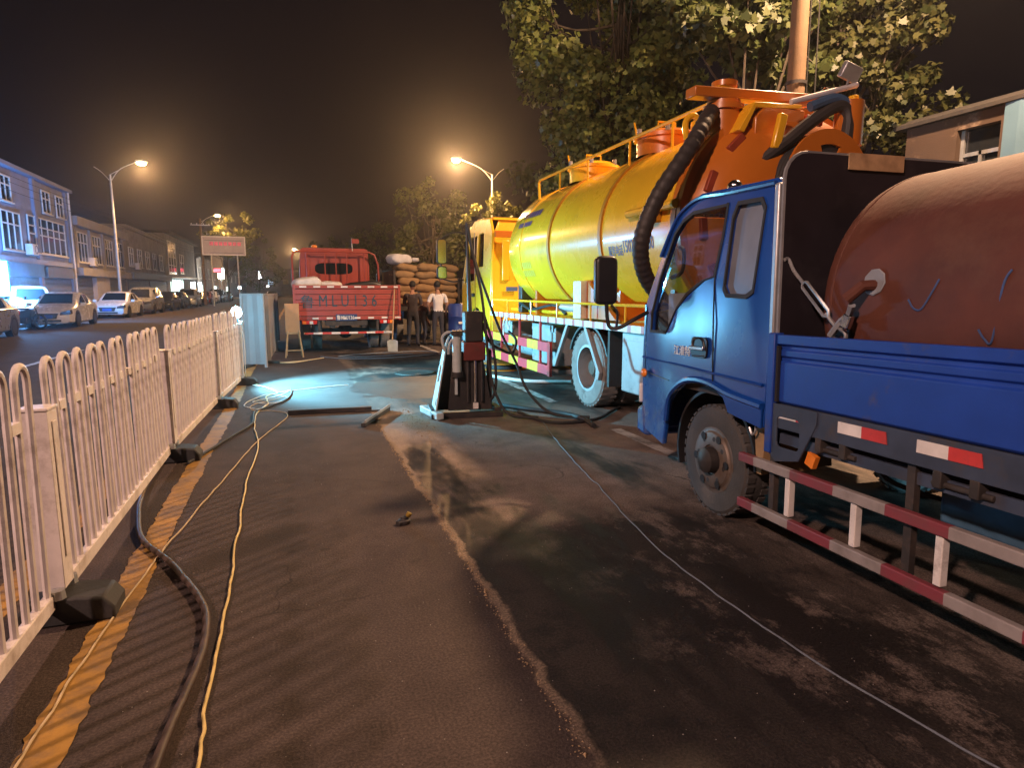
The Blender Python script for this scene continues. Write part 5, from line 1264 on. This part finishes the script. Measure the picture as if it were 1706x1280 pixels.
for x in (-1.0,-.72,1.0,.72): truck_wheel(Rt,x,1.3,.46,.24,'steel_rim',.08,-1 if x<0 else 1)
for x in (-1.0,1.0): truck_wheel(Rt,x,5.2,.46,.24,'steel_rim',0,-1 if x<0 else 1)
MB().box(-.42,-.32,0,5.8,.6,.8).box(.32,.42,0,5.8,.6,.8).build('chassis_rail','chassis_grime',Rt)
MB().cyl((-1,1.3,.46),(1,1.3,.46),.08,n=10).ell((0,1.3,.46),(.2,.22,.2)).build('rear_axle','chassis_grime',Rt)
ry=4.15
MB().tube([(-1.26,ry,.9),(-1.26,ry,2.5),(-1.2,ry,2.66),(-1.1,ry,2.68),(1.0,ry,2.68),(1.16,ry,2.6),(1.26,ry,2.3),(1.30,ry,.9)],.028,8).build('rack_frame','lorry_red',Rt)
for x in (-.85,-.32,.0,.32,.85): MB().tube([(x,ry,.92),(x,ry,2.68)],.018,6).build('rack_bar','lorry_red',Rt)
MB().box(-1.24,1.24,ry-.02,ry+.02,.92,1.65).build('rack_sheet','lorry_red',Rt)
cb=[(-1.05,.7),(1.02,.7),(1.02,2.3),(.98,2.76),(.9,2.8),(-.92,2.8),(-1.0,2.76),(-1.05,2.3)]
ov=[(-.05+.56*math.copysign(abs(math.cos(2*PI*i/28))**.5,math.cos(2*PI*i/28)),2.18+.17*math.copysign(abs(math.sin(2*PI*i/28))**.6,math.sin(2*PI*i/28))) for i in range(28)]
MB().panel(cb,[ov],lambda u,v,w:(u,4.4+w,v),.05).build('cab_rear','lorry_red',Rt,bevel=0.01)
MB().panel(ov,[],lambda u,v,w:(u,4.42+w,v),.01).build('rear_window','dark_glass',Rt)
MB().panel(cb,[[(u*.9,.75+(v-.7)*.93) for u,v in cb]],lambda u,v,w:(u,4.451+w,v),1.4).build('cab_shell','lorry_red',Rt)
MB().panel(cb,[],lambda u,v,w:(u,5.86+w,v),.05).build('cab_front','lorry_red',Rt)
for x in (-.8,.75): MB().box(x-.06,x+.06,4.36,4.4,1.0,2.6).build('cab_rib','lorry_red',Rt,bevel=0.01)
MB().tube([(.52,4.3,2.68),(.5,4.3,3.1)],.012,6).build('mast','frame_white',Rt); MB().box(.5,.72,4.28,4.3,2.95,3.08).build('mast_flag','lorry_red',Rt)
MB().ell((-.6,4.5,2.84),(.09,.09,.06),10,8).build('beacon','amber',Rt)
MB().tube([(1.0,4.7,2.0),(1.35,4.7,2.1),(1.38,4.7,2.3)],.012,5).build('mirror_arm','black_plastic',Rt); MB().box(1.28,1.46,4.68,4.74,1.8,2.2).build('mirror','black_plastic',Rt,bevel=0.02)
MB().prism([(-.1,1.6),(.3,1.74),(.9,1.8),(1.2,1.74),(1.2,.93),(-.1,.93)],'y',2.6,3.9).build('tarpaulin','black_plastic',Rt,bevel=0.08,seg=3)

# sacks -------------------------------------------------------------
def sack_mesh(name,L,W,H,seed):
    rs=random.Random(seed); m=MB(); nu,nv=16,10; vs=[]; fs=[]
    ph=[rs.uniform(0,6) for _ in range(6)]
    for j in range(nv+1):
        v=-1+2*j/nv
        for i in range(nu):
            a=2*PI*i/nu; c=math.copysign(abs(math.cos(a))**.45,math.cos(a)); s=math.copysign(abs(math.sin(a))**.7,math.sin(a))
            e=(1-abs(v)**4.5)**.5 if abs(v)<1 else 0
            k=1+.06*math.sin(3*v+ph[0])+.05*math.sin(5*a+ph[1])+.04*math.sin(7*v+2*a+ph[2])
            vs.append((L/2*v*(1+.03*math.sin(2*a+ph[3])), W/2*c*(.72+.28*e)*k, H/2*s*(.18+.82*e)*k+.02*math.sin(2.5*v+ph[4])))
    for j in range(nv):
        for i in range(nu): fs.append((j*nu+i,j*nu+(i+1)%nu,(j+1)*nu+(i+1)%nu,(j+1)*nu+i))
    fs+=[tuple(range(nu)),tuple(range(nv*nu,nv*nu+nu))]
    return m.add(vs,fs).mesh(name,70)
SM=[sack_mesh('sack',.64,.46,.225,k) for k in range(4)]
for m_ in SM: m_.materials.append(MATS['sack_tan'])
Sx = thing('sack_lorry','dark lorry bed loaded high with tan sacks, end on','truck',(3.72,18.75,0))
MB().box(-.95,.95,.0,3.2,.92,1.08).build('bed','chassis_grime',Sx,bevel=0.01)
MB().box(-.98,-.92,.0,3.2,1.08,2.1).build('side_board','chassis_grime',Sx); MB().box(.92,.98,.0,3.2,1.08,1.9).build('side_board','chassis_grime',Sx)
for x in (-.75,.75): truck_wheel(Sx,x,.9,.42,.22,'steel_rim',.08,-1 if x<0 else 1); truck_wheel(Sx,x,4.0,.42,.22,'steel_rim',0,-1 if x<0 else 1)
MB().box(-.9,.9,3.3,4.9,.6,2.2).build('cab','dim_blue_box',Sx,bevel=0.1)
MB().box(-.7,.7,3.28,3.3,1.5,2.05).build('cab_window','dark_glass',Sx)
MB().box(-.35,-.27,0,4.8,.6,.85).box(.27,.35,0,4.8,.6,.85).build('chassis_rail','chassis_grime',Sx)
rown=['bottom','second lowest','third lowest','third from the top','second from the top','top']
coln=['left','middle','right']
for r in range(6):
    for c in range(3):
        x=3.72-.60+c*.60+(.06 if r%2 else -.05)+random.uniform(-.03,.03)
        tag(inst('sack',SM[random.randrange(4)],None,None,(x,18.95+random.uniform(-.03,.03),1.185+r*.198),(random.uniform(-.08,.08),random.uniform(-.09,.09),random.uniform(-.16,.16)),(random.uniform(.92,1.08),random.uniform(.92,1.08),random.uniform(.92,1.1))),
            'tan woven sack in the %s layer of the lorry stack, %s column' % (rown[r],coln[c]),'sack','tan sacks stacked on the lorry')
        if r>=4: tag(inst('sack',SM[random.randrange(4)],None,None,(x,19.45,1.185+r*.198),(0,0,random.uniform(-.1,.1))),'tan woven sack in the %s layer, one row behind the %s column' % (rown[r],coln[c]),'sack','tan sacks stacked on the lorry')
MB_=sack_mesh('sack',.7,.5,.3,9); MB_.materials.append(MATS['sack_white'])
tag(inst('plastic_sack',MB_,None,None,(2.95,19.0,2.42),(0,.1,.4)),'crumpled white plastic sack on the left end of the sack stack','sack')
tag(inst('plastic_sack',MB_,None,None,(3.45,19.1,2.42),(0,.0,1.2),(.4,.4,.4)),'small white bundle on top of the tan sacks','sack')
for k,(x,y,z,rz,sc,lb) in enumerate(((.30,16.75,1.68,.1,1.0,'white plastic sack bulging over the left of the red tailgate'),(.85,16.8,1.60,-.2,.9,'white plastic sack in the middle of the red tailgate'),(.55,17.25,1.58,.6,1,'white plastic sack lying behind the other two in the red lorry'),(.5,16.9,1.36,.0,1.1,'lowest white plastic sack in the red lorry bed'))):
    tag(inst('plastic_sack',MB_,None,None,(x,y,z),(random.uniform(-.1,.1),random.uniform(-.1,.1),rz),(sc,sc,sc)),lb,'sack','white sacks in the red lorry')

# people ------------------------------------------------------------
mat('skin',(0.32,0.17,0.11),0.6,var=0.1)
mat('shirt_white',(0.62,0.60,0.60),0.85,var=0.08,scale=10,bump=0.4,bscale=18)
mat('shirt_dark',(0.05,0.04,0.045),0.85,var=0.2,scale=10,bump=0.4,bscale=18)
mat('shirt_brown',(0.13,0.06,0.05),0.85,var=0.2,scale=10,bump=0.4,bscale=18)
mat('trousers_dark',(0.03,0.03,0.04),0.85,var=0.2,bump=0.3,bscale=18)
mat('trousers_grey',(0.17,0.15,0.15),0.85,var=0.2,bump=0.3,bscale=18)
mat('hair',(0.012,0.01,0.009),0.7,var=0.3,bump=0.6,bscale=60)
mat('shoe',(0.02,0.018,0.017),0.6,var=0.2)
def person(label,loc,rz,J,cloth,pants,sleeve=.6,group='workers by the sack lorry'):
    """J: joint name -> (x,y,z); a skinned skeleton, facing +y"""
    t=thing('person',label,'person',loc,rz,group)
    R=dict(pelvis=.135,belly=.125,chest=.15,neck=.055,head0=.055,sl=.075,sr=.075,el=.045,er=.045,wl=.032,wr=.032,hl=.035,hr=.035,kl=.065,kr=.065,al=.045,ar=.045,fl=.04,fr=.04,tl=.09,tr=.09)
    E=[('pelvis','belly'),('belly','chest'),('chest','neck'),('neck','head0'),('chest','sl'),('sl','el'),('el','wl'),('wl','hl'),('chest','sr'),('sr','er'),('er','wr'),('wr','hr'),('pelvis','tl'),('tl','kl'),('kl','al'),('al','fl'),('pelvis','tr'),('tr','kr'),('kr','ar'),('ar','fr')]
    names=list(R); me=bpy.data.meshes.new('body'); me.from_pydata([J[n] for n in names],[(names.index(a),names.index(b)) for a,b in E],[])
    o=bpy.data.objects.new('body',me); COL.objects.link(o)
    o.modifiers.new('skin','SKIN'); ss=o.modifiers.new('sub','SUBSURF'); ss.levels=2; ss.render_levels=2
    for i,n in enumerate(names):
        sv=me.skin_vertices[0].data[i]; sv.radius=(R[n],R[n]*(.72 if n in('pelvis','belly','chest') else 1)) ; sv.use_root=(n=='pelvis')
    bpy.context.view_layer.update()
    m2=bpy.data.meshes.new_from_object(o.evaluated_get(bpy.context.evaluated_depsgraph_get()))
    bpy.data.objects.remove(o)
    for k in (cloth,pants,'skin','shoe'): m2.materials.append(MATS[k])
    JV={n:Vector(J[n]) for n in names}
    def near(p):
        best=None
        for a,b in E:
            A,Bv=JV[a],JV[b]; d=Bv-A; k=max(0,min(1,(p-A).dot(d)/d.length_squared)); q=(p-A-d*k).length/((R[a]+R[b])/2)
            if best is None or q<best[0]: best=(q,a,b,k)
        return best
    for f in m2.polygons:
        f.use_smooth=True
        _,a,b,k=near(f.center)
        if b in('kl','kr','al','ar','tl','tr'): i=1
        elif b in('fl','fr'): i=3
        elif b=='head0' or (b=='neck' and k>.6): i=2
        elif b in('wl','wr','hl','hr'): i=2
        elif b in('el','er'): i=0 if k<sleeve else 2
        elif a=='pelvis' and k<.25: i=1
        else: i=0
        f.material_index=i
    ob=bpy.data.objects.new('body',m2); COL.objects.link(ob); ob.parent=t
    hd=JV['head0']; up=(hd-JV['neck']).normalized(); c=hd+up*.10+Vector((0,.015,0))
    h=MB().ell(c,(.078,.098,.115),16,12).ell(c+Vector((0,.10,-.015)),(.014,.02,.02),8,6).ell(c+Vector((.08,0,-.005)),(.012,.022,.03),8,6).ell(c+Vector((-.08,0,-.005)),(.012,.022,.03),8,6).build('head','skin',t,60)
    MB().ell(c+Vector((0,-.02,.03)),(.088,.10,.105),16,12).build('hair','hair',h,60)
    fac=MB()
    for s in(-1,1): fac.ell(c+Vector((s*.03,.092,.012)),(.012,.006,.007),8,6)
    fac.ell(c+Vector((0,.09,-.06)),(.025,.008,.007),8,6)
    fac.build('eyes_and_mouth','shoe',h)
    for s,n,el in ((-1,'hl','wl'),(1,'hr','wr')):
        d=(JV[n]-JV[el]).normalized(); sd=d.cross(Vector((0,1,0)));
        if sd.length<.1: sd=Vector((1,0,0))
        sd.normalize(); q=MB()
        for k in range(4):
            st=JV[n]+sd*(k-1.5)*.019; l=[.075,.085,.08,.06][k]; q.tube([st,st+d*l*.55,st+d*l+Vector((0,.02,0))],[.010,.009,.007],6)
        st=JV[n]+sd*.03*s; q.tube([st-d*.02,st+sd*s*.025+d*.02+Vector((0,.01,0)),st+sd*s*.02+d*.055+Vector((0,.02,0))],[.011,.010,.008],6)
        q.build('fingers','skin',t,60)
    return t
stand=dict(pelvis=(0,0,.93),belly=(0,.0,1.08),chest=(0,.01,1.30),neck=(0,.02,1.47),head0=(0,.04,1.55),sl=(-.19,0,1.39),sr=(.19,0,1.39),el=(-.30,-.03,1.13),er=(.25,-.03,1.12),wl=(-.22,.10,.96),wr=(.24,.08,.90),hl=(-.19,.14,.92),hr=(.23,.11,.82),tl=(-.09,0,.86),tr=(.09,0,.86),kl=(-.11,.02,.48),kr=(.11,.02,.48),al=(-.12,-.02,.08),ar=(.13,-.02,.08),fl=(-.13,.13,.035),fr=(.15,.13,.035))
person('man in a white shirt and dark trousers standing with his back turned',(3.70,17.2,0),4,stand,'shirt_white','trousers_dark',.7)
st2=dict(stand); st2.update(el=(-.24,.06,1.13),wl=(-.2,.24,1.15),hl=(-.19,.31,1.18),er=(.24,.06,1.12),wr=(.18,.26,1.18),hr=(.17,.33,1.2))
person('man in dark clothes facing the sacks beside the red lorry',(3.02,17.3,0),-20,st2,'shirt_dark','trousers_dark',.9)
bend=dict(pelvis=(0,-.1,.88),belly=(0,.03,.99),chest=(0,.22,1.10),neck=(0,.37,1.17),head0=(0,.44,1.19),sl=(-.18,.26,1.14),sr=(.18,.26,1.14),el=(-.22,.34,.86),er=(.22,.36,.86),wl=(-.15,.44,.64),wr=(.15,.46,.64),hl=(-.13,.46,.56),hr=(.13,.48,.56),tl=(-.09,-.1,.82),tr=(.09,-.1,.82),kl=(-.12,.03,.46),kr=(.12,.0,.46),al=(-.12,-.1,.08),ar=(.13,-.12,.08),fl=(-.13,.05,.035),fr=(.15,.03,.035))
person('man in a brown top and grey trousers stooping between the other two',(3.36,17.75,0),-50,bend,'shirt_brown','trousers_grey',.8)

# drum, signboard, shovel -----------------------------------------------
mat('drum_blue',(0.02,0.05,0.22),0.4,var=0.12)
t=thing('plastic_drum','dark blue plastic drum beside the tanker cab','drum',(4.26,17.1,0))
MB().lathe([(0,0),(.28,0),(.3,.03),(.3,.33),(.315,.36),(.3,.39),(.3,.78),(.315,.81),(.3,.84),(.3,1.1),(.26,1.16),(0,1.16)],(0,0,0),(0,0,1),28).build('barrel','drum_blue',t)
MB().lathe([(.05,1.16),(.05,1.19),(0,1.19)],(.14,0,0),(0,0,1),12).build('bung','black_plastic',t)
MB().box(-.09,.09,-.306,-.303,.62,.68).build('label_strip','tape_white',t)
t=thing('cloth_rag','pale rag tied to the tanker mirror bracket','rag',(3.62,12.95,1.05))
MB().prism([(-.05,.5),(.10,.5),(.05,.42),(.05,.2),(.02,.0),(-.02,.0),(.01,.2),(.0,.42)],'y',-.01,.01).build('cloth','sack_white',t)
MB().tube([(.0,.0,.5),(.15,.1,.6)],.006,5).build('tie','black_rubber',t)
mat('tan_board',(0.42,0.22,0.10),0.7,var=0.12)
t=thing('trestle_sign','tan blank board on a wooden trestle left of the red lorry','signboard',(-.06,15.35,0))
MB().obox((-.01,0,.89),(.31,.02,.66),(-3,0,0)).build('board','tan_board',t,bevel=0.004)
for s in (-1,1):
    MB().tube([(s*.12,-.02,.6),(s*.19,-.12,0)],.018,6).build('leg','wood',t); MB().tube([(s*.11,.03,.62),(s*.17,.35,0)],.018,6).build('leg','wood',t)
MB().tube([(-.165,-.095,.16),(.165,-.095,.16)],.014,6).build('stretcher','wood',t); MB().box(-.16,.16,-.02,.03,.53,.56).build('ledge','wood',t)
t=thing('shovel','square-bladed shovel leaning on the right rear of the red lorry','shovel',(2.25,15.88,0))
MB().tube([(.0,0,.3),(.06,.12,.9),(.12,.24,1.55)],.016,8).build('handle','wood',t)
pts=[(-.12,.02),(.12,.02),(.13,.27),(.05,.31),(-.05,.31),(-.13,.27)]
MB().panel(pts,[],lambda u,v,w:(u,.02*math.cos(u*12)+w-.04+v*.1,v),.006).build('blade','galvanised',t)

# ------------------------------------------------------------------ drilling rig
mat('rig_pale',(0.45,0.5,0.5),0.45,var=0.1,wear=0.25,wearcol=(0.15,0.12,0.1))
mat('rig_dark',(0.03,0.027,0.027),0.55,var=0.3,wear=0.3)
mat('rig_red',(0.14,0.03,0.025),0.5,var=0.25,wear=0.25)
D=thing('hydraulic_rig','dark upright hydraulic rig with pale side plate standing on the lane','drilling rig',(1.9,7.42,0),-6)
MB().box(-.42,.44,-.2,-.12,.0,.06).box(-.42,.44,.22,.30,.03,.09).box(-.42,-.34,-.12,.30,.031,.10).box(.36,.44,-.12,.30,.031,.10).build('base_frame','rig_dark',D,bevel=0.006)
MB().obox((-.40,.0,.05),(.09,.62,.08),(0,0,14)).build('base_channel','rig_pale',D,bevel=0.01)
MB().panel([(-.16,.09),(.26,.09),(.16,.80),(-.06,.80)],[[(-.10,.13),(-.02,.13),(-.02,.22),(-.10,.22)]],lambda u,v,w:(-.37+(v-.09)*.19+w,u,v),.02).build('side_plate','rig_pale',D,bevel=0.004)
MB().panel(rrect(-.01,.07,.42,.62,.03),[],lambda u,v,w:(-.39+(v-.09)*.19+w,u,v),.018).build('plate_handle','rig_pale',D)
MB().prism([(-.21,.08),(.33,.08),(.20,.80),(-.14,.78)],'y',-.105,-.07).build('front_plate','rig_dark',D,bevel=0.004)
MB().prism([(-.34,.08),(.33,.08),(.20,.80),(-.22,.80)],'y',.22,.25).build('back_plate','rig_dark',D,bevel=0.004)
MB().prism([(-.07,.1),(.22,.1),(.0755,.80),(-.07,.80)],'x',.30,.33).build('right_plate','rig_dark',D,bevel=0.004)
MB().box(-.02,.24,-.16,.12,.68,.90).build('feed_block','rig_red',D,bevel=0.015)
MB().box(.0,.22,-.14,.1,.90,1.26).build('head_block','rig_dark',D,bevel=0.02)
MB().cyl((-.10,-.13,.55),(-.10,-.13,.98),.055,n=14).build('hydraulic_motor','rig_pale',D)
for z in (.49,.98): MB().cyl((-.10,-.13,z),(-.10,-.13,z+.06),.073,n=14).build('motor_flange','rig_dark',D)
MB().box(-.13,-.10,-.15,-.12,.28,.52).build('plumb_bracket','rig_pale',D)
for x in (.03,.12,.2): MB().cyl((x,-.115,.18),(x,-.115,.70),.022,n=10).build('guide_rod','chrome' if x==.12 else 'dark_steel',D)
MB().box(.09,.15,-.15,-.11,.10,.17).build('tag_plate','tape_white',D)
MB().tube([(.08,0,1.2),(.05,.0,2.3)],[.03,.012],8).build('drill_rod','dark_steel',D)
MB().tube(spline([(-.24,-.12,.80),(-.27,-.1,.95),(-.2,-.1,1.02),(-.12,-.12,1.0)],5),.018,7).tube(spline([(-.2,-.12,.76),(-.18,-.13,.9),(-.05,-.12,1.03),(.03,-.1,1.0)],5),.015,7).tube(spline([(-.24,-.12,.8),(-.18,-.05,.96),(-.04,-.05,1.05)],5),.013,6).build('hydraulic_line','rig_pale',D)
for k,p in enumerate(([(.06,-.02,2.28),(.12,-.06,1.9),(.2,-.1,1.5),(.24,-.14,1.1),(.28,-.18,.6),(.36,-.25,.25),(.5,-.35,.05),(.8,-.5,.03)],
                      [(.05,0,2.25),(.15,0,1.85),(.28,-.05,1.45),(.45,-.05,1.0),(.62,-.1,.65),(.75,-.2,.3),(1.0,-.4,.05),(1.4,-.6,.03)],
                      [(.2,-.1,1.15),(.3,-.12,.9),(.45,-.1,.8),(.6,0,.75),(.66,.05,.9),(.6,.2,1.0)],
                      [(.24,-.1,1.2),(.33,-.16,.85),(.36,-.18,.5),(.34,-.2,.3),(.3,-.15,.2)])):
    MB().tube(spline(p,7),.017,7).build('hydraulic_hose','black_rubber',D)

# ------------------------------------------------------------------ ground clutter
mat('yellow_cable',(0.55,0.42,0.16),0.55,var=0.1)
mat('white_cable',(0.62,0.62,0.6),0.55,var=0.1)
mat('brown_hose',(0.05,0.032,0.028),0.5,var=0.3,wear=0.2)
mat('blue_cable',(0.14,0.165,0.20),0.5,var=0.15)
mat('rope_tan',(0.42,0.33,0.2),0.8,var=0.2)
def cable(name,label,pts,r,m,cat='cable',sub=10,wob=.012):
    P=[(x,y,(p[0] if p else r)) for x,y,*p in pts]; sp=spline(P,sub); rs=random.Random(len(label))
    sp=[Vector((p.x+rs.gauss(0,wob)*.5,p.y+rs.gauss(0,wob)*.5,max(p.z,r*.9)+.004)) for p in sp]
    sp=[sp[0]]+[(sp[i-1]+2*sp[i]+sp[i+1])/4 for i in range(1,len(sp)-1)]+[sp[-1]]
    o=MB().tube(sp,r,7).build(name,m,None,60); return tag(o,label,cat)
cable('power_cable','thin yellow cable running down the lane nearest the middle',[(-.36,1.2),(-.36,2.05),(-.37,2.36),(-.38,3.29),(-.41,4.36),(-.42,5.4),(-.40,6.5),(-.48,7.4),(-.5,8.3),(-.40,9.0),(-.45,9.6),(-.3,9.95),(-.55,10.7),(-.85,11.1,.05),(-.93,10.95,.4)],.0065,'yellow_cable')
cable('power_cable','thin tan cable lying along the yellow road line',[(-.92,1.6),(-.90,2.27),(-.88,2.9),(-.80,3.85),(-.68,4.83),(-.55,5.8),(-.41,6.77),(-.14,7.98),(-.3,8.4),(-.55,8.5),(-.6,8.9),(-.35,9.3),(-.2,9.5)],.005,'rope_tan')
cable('rubber_hose','dark brown hose bending across the yellow line near the barrier',[(-1.18,6.15),(-1.15,5.4),(-1.06,4.7),(-.93,4.16),(-.71,3.74),(-.49,3.2),(-.44,2.95),(-.43,2.7),(-.45,2.46),(-.48,2.12),(-.5,1.3)],.017,'brown_hose','hose',wob=.004)
cable('rubber_hose','black hose curling from the barrier foot to the lit patch',[(-.95,6.0),(-.89,6.19),(-.7,6.9),(-.52,7.6),(-.53,8.31),(-.35,8.75),(-.2,9.1),(-.12,9.6),(-.11,10.2)],.014,'black_rubber','hose',wob=.006)
cable('power_cable','tangled white cable on the blue-lit asphalt by the work lamp',[(-.52,10.66),(-.28,9.95),(-.1,10.2),(-.3,9.6),(-.6,9.2),(-.35,9.0),(-.15,9.4),(-.45,9.8),(-.7,9.0),(-.5,8.6),(-.42,8.9)],.005,'white_cable')
cable('power_cable','bluish cable crossing the dark lane towards the blue truck',[(2.64,6.67),(2.5,6.1),(2.39,5.55),(2.24,4.8),(2.15,4.24),(2.03,3.6),(1.94,3.05),(1.92,2.42),(1.95,1.76),(2.05,1.1)],.0045,'blue_cable')
cable('rubber_hose','black hose from the rig curving under the yellow tanker',[(2.55,7.3),(2.64,6.67),(2.9,6.5),(3.3,6.6),(3.6,6.9),(3.9,7.2)],.018,'black_rubber','hose',wob=.004)
cable('rubber_hose','thick black hose lying between rig and tanker wheel',[(2.4,7.9),(2.7,7.4),(3.0,7.0),(3.1,6.6),(3.05,6.2)],.03,'black_rubber','hose',wob=.004)
cable('rubber_hose','pale hose lying under the tanker beside its guard',[(3.1,10.9),(3.3,10.2),(3.6,9.7),(4.2,9.4)],.03,'white_cable','hose',wob=.004)
cable('rubber_hose','long pale hose looped on the road behind the red lorry',[(.5,15.1),(1.0,14.5),(1.84,14.32),(2.6,14.6),(3.2,15.0),(3.0,15.7),(2.0,15.6),(1.2,15.3),(.9,15.0),(1.6,14.8),(2.6,15.1)],.012,'blue_cable','hose')
cable('rope','tan rope lying in front of the trestle sign',[(-.7,14.3),(-.3,14.1),(.1,14.3),(.55,14.8),(.3,14.5),(-.1,14.0),(-.5,14.2)],.012,'rope_tan','rope')
cable('power_cable','short white cable stretched over the brightest blue patch',[(-.28,9.95),(.1,10.15),(.5,10.35),(.75,10.4)],.006,'white_cable')
t=thing('timber_beam','dark timber beam lying across the lane','beam',(.36,8.1,0),-3)
MB().box(-.5,.5,-.045,.045,.004,.06).build('beam','rig_dark',t,bevel=0.006)
MB().box(.3,.72,-.075,-.05,.004,.02).build('strip','dark_steel',t)
t=thing('steel_bar','short steel angle bar lying askew beside the beam','steel bar',(.86,7.55,0),0)
MB().obox((0,0,.03),(.05,1.05,.045),(0,0,-23)).build('bar','dark_steel',t,bevel=0.004)
MB().obox((.02,0,.055),(.012,1.04,.05),(0,0,-23)).build('flange','galvanised',t)
mat('iron',(0.07,0.065,0.06),0.6,metal=0.5,var=0.3,bump=0.5)
def manhole(x,y,r,label,m='iron'):
    t=thing('manhole_cover',label,'manhole cover',(x,y,0))
    MB().lathe([(r,.004),(r,.02),(r*.86,.02),(r*.86,.012)],(0,0,0),(0,0,1),36).build('ring',m,t)
    MB().lathe([(r*.84,.004),(r*.84,.016),(0,.016)],(0,0,0),(0,0,1),36).build('cover',m,t)
    q=MB()
    for k in range(-3,4): w=math.sqrt(max(0,.62-(k*.2)**2))*r; q.box(-w,w,k*.2*r-.02,k*.2*r+.02,.016,.022)
    q.build('raised_bar',m,t)
manhole(2.03,11.6,.36,'round iron manhole cover in the wet patch behind the rig')
t=thing('cable_drum','low round orange cable reel under the tanker side','cable reel',(3.8,11.7,0))
MB().lathe([(.0,.0),(.42,.0),(.42,.02),(.2,.02),(.2,.12),(.42,.12),(.42,.14),(0,.14)],(0,0,0),(0,0,1),28).build('spool','tanker_orange',t)
MB().lathe([(.2,.02),(.36,.03),(.36,.115),(.2,.119)],(0,0,0),(0,0,1),28).build('wound_cable','black_rubber',t)
t=thing('brass_fitting','small dark brass hose fitting lying alone on the asphalt','hose fitting',(.61,3.98,0))
mat('brass',(0.45,0.30,0.06),0.35,metal=0.8,var=0.2)
MB().lathe([(0,0),(.035,0),(.04,.01),(.04,.03),(.025,.035),(.025,.05),(0,.05)],(0,0,.0),(0,0,1),14).obox((-.02,-.01,.014),(.06,.05,.026),(0,0,20)).build('body','rig_dark',t,bevel=0.004)
MB().lathe([(.014,.0),(.018,.01),(.018,.03),(0,.03)],(.02,0,.045),(.6,0,1),10).build('nozzle','brass',t)

# ------------------------------------------------------------------ work lamp clipped to the barrier end
t=thing('work_lamp','glowing blue-white work lamp clipped to the end of the barrier','work lamp',(-.88,10.99,0))
MB().ell((0,0,1.165),(.075,.075,.09),16,12).build('bulb','cool_glow',t)
MB().cyl((0,0,1.0),(0,0,1.075),.03,n=12).build('socket','black_plastic',t)
MB().tube([(.07,0,.9),(.07,0,1.02),(.02,0,1.03)],.010,6).build('clamp','galvanised',t)
MB().tube(spline([(0.03,0,1.02),(.08,-.01,.8),(.09,-.01,.55),(.08,0,.3),(.09,.02,.03),(.15,-.05,.012),(.3,-.3,.012)],7),.006,6).build('lead','white_cable',t)

beam = light('work_beam',(.125,-.02,1.165),3100,COOL,.05,t,112)
beam.data.spot_blend = 0.55
beam.rotation_euler = Vector((1.95,-.52,-1.22)).to_track_quat('-Z','Y').to_euler()

# ------------------------------------------------------------------ night haze
hz = MB().box(-310,310,-310,310,-1.6,17.0).build('haze','white_paint',smooth=0)
hm = bpy.data.materials.new('haze_air'); hm.use_nodes=True
N=hm.node_tree.nodes; N.remove(N['Principled BSDF'])
pv_=N.new('ShaderNodeVolumePrincipled'); pv_.inputs['Color'].default_value=(.85,.88,.95,1); pv_.inputs['Density'].default_value=HAZE; pv_.inputs['Anisotropy'].default_value=0.86
hm.node_tree.links.new(pv_.outputs[0],N['Material Output'].inputs['Volume'])
hz.data.materials.clear(); hz.data.materials.append(hm)
tag(hz,'faint night haze hanging over the whole street','haze',kind='stuff')
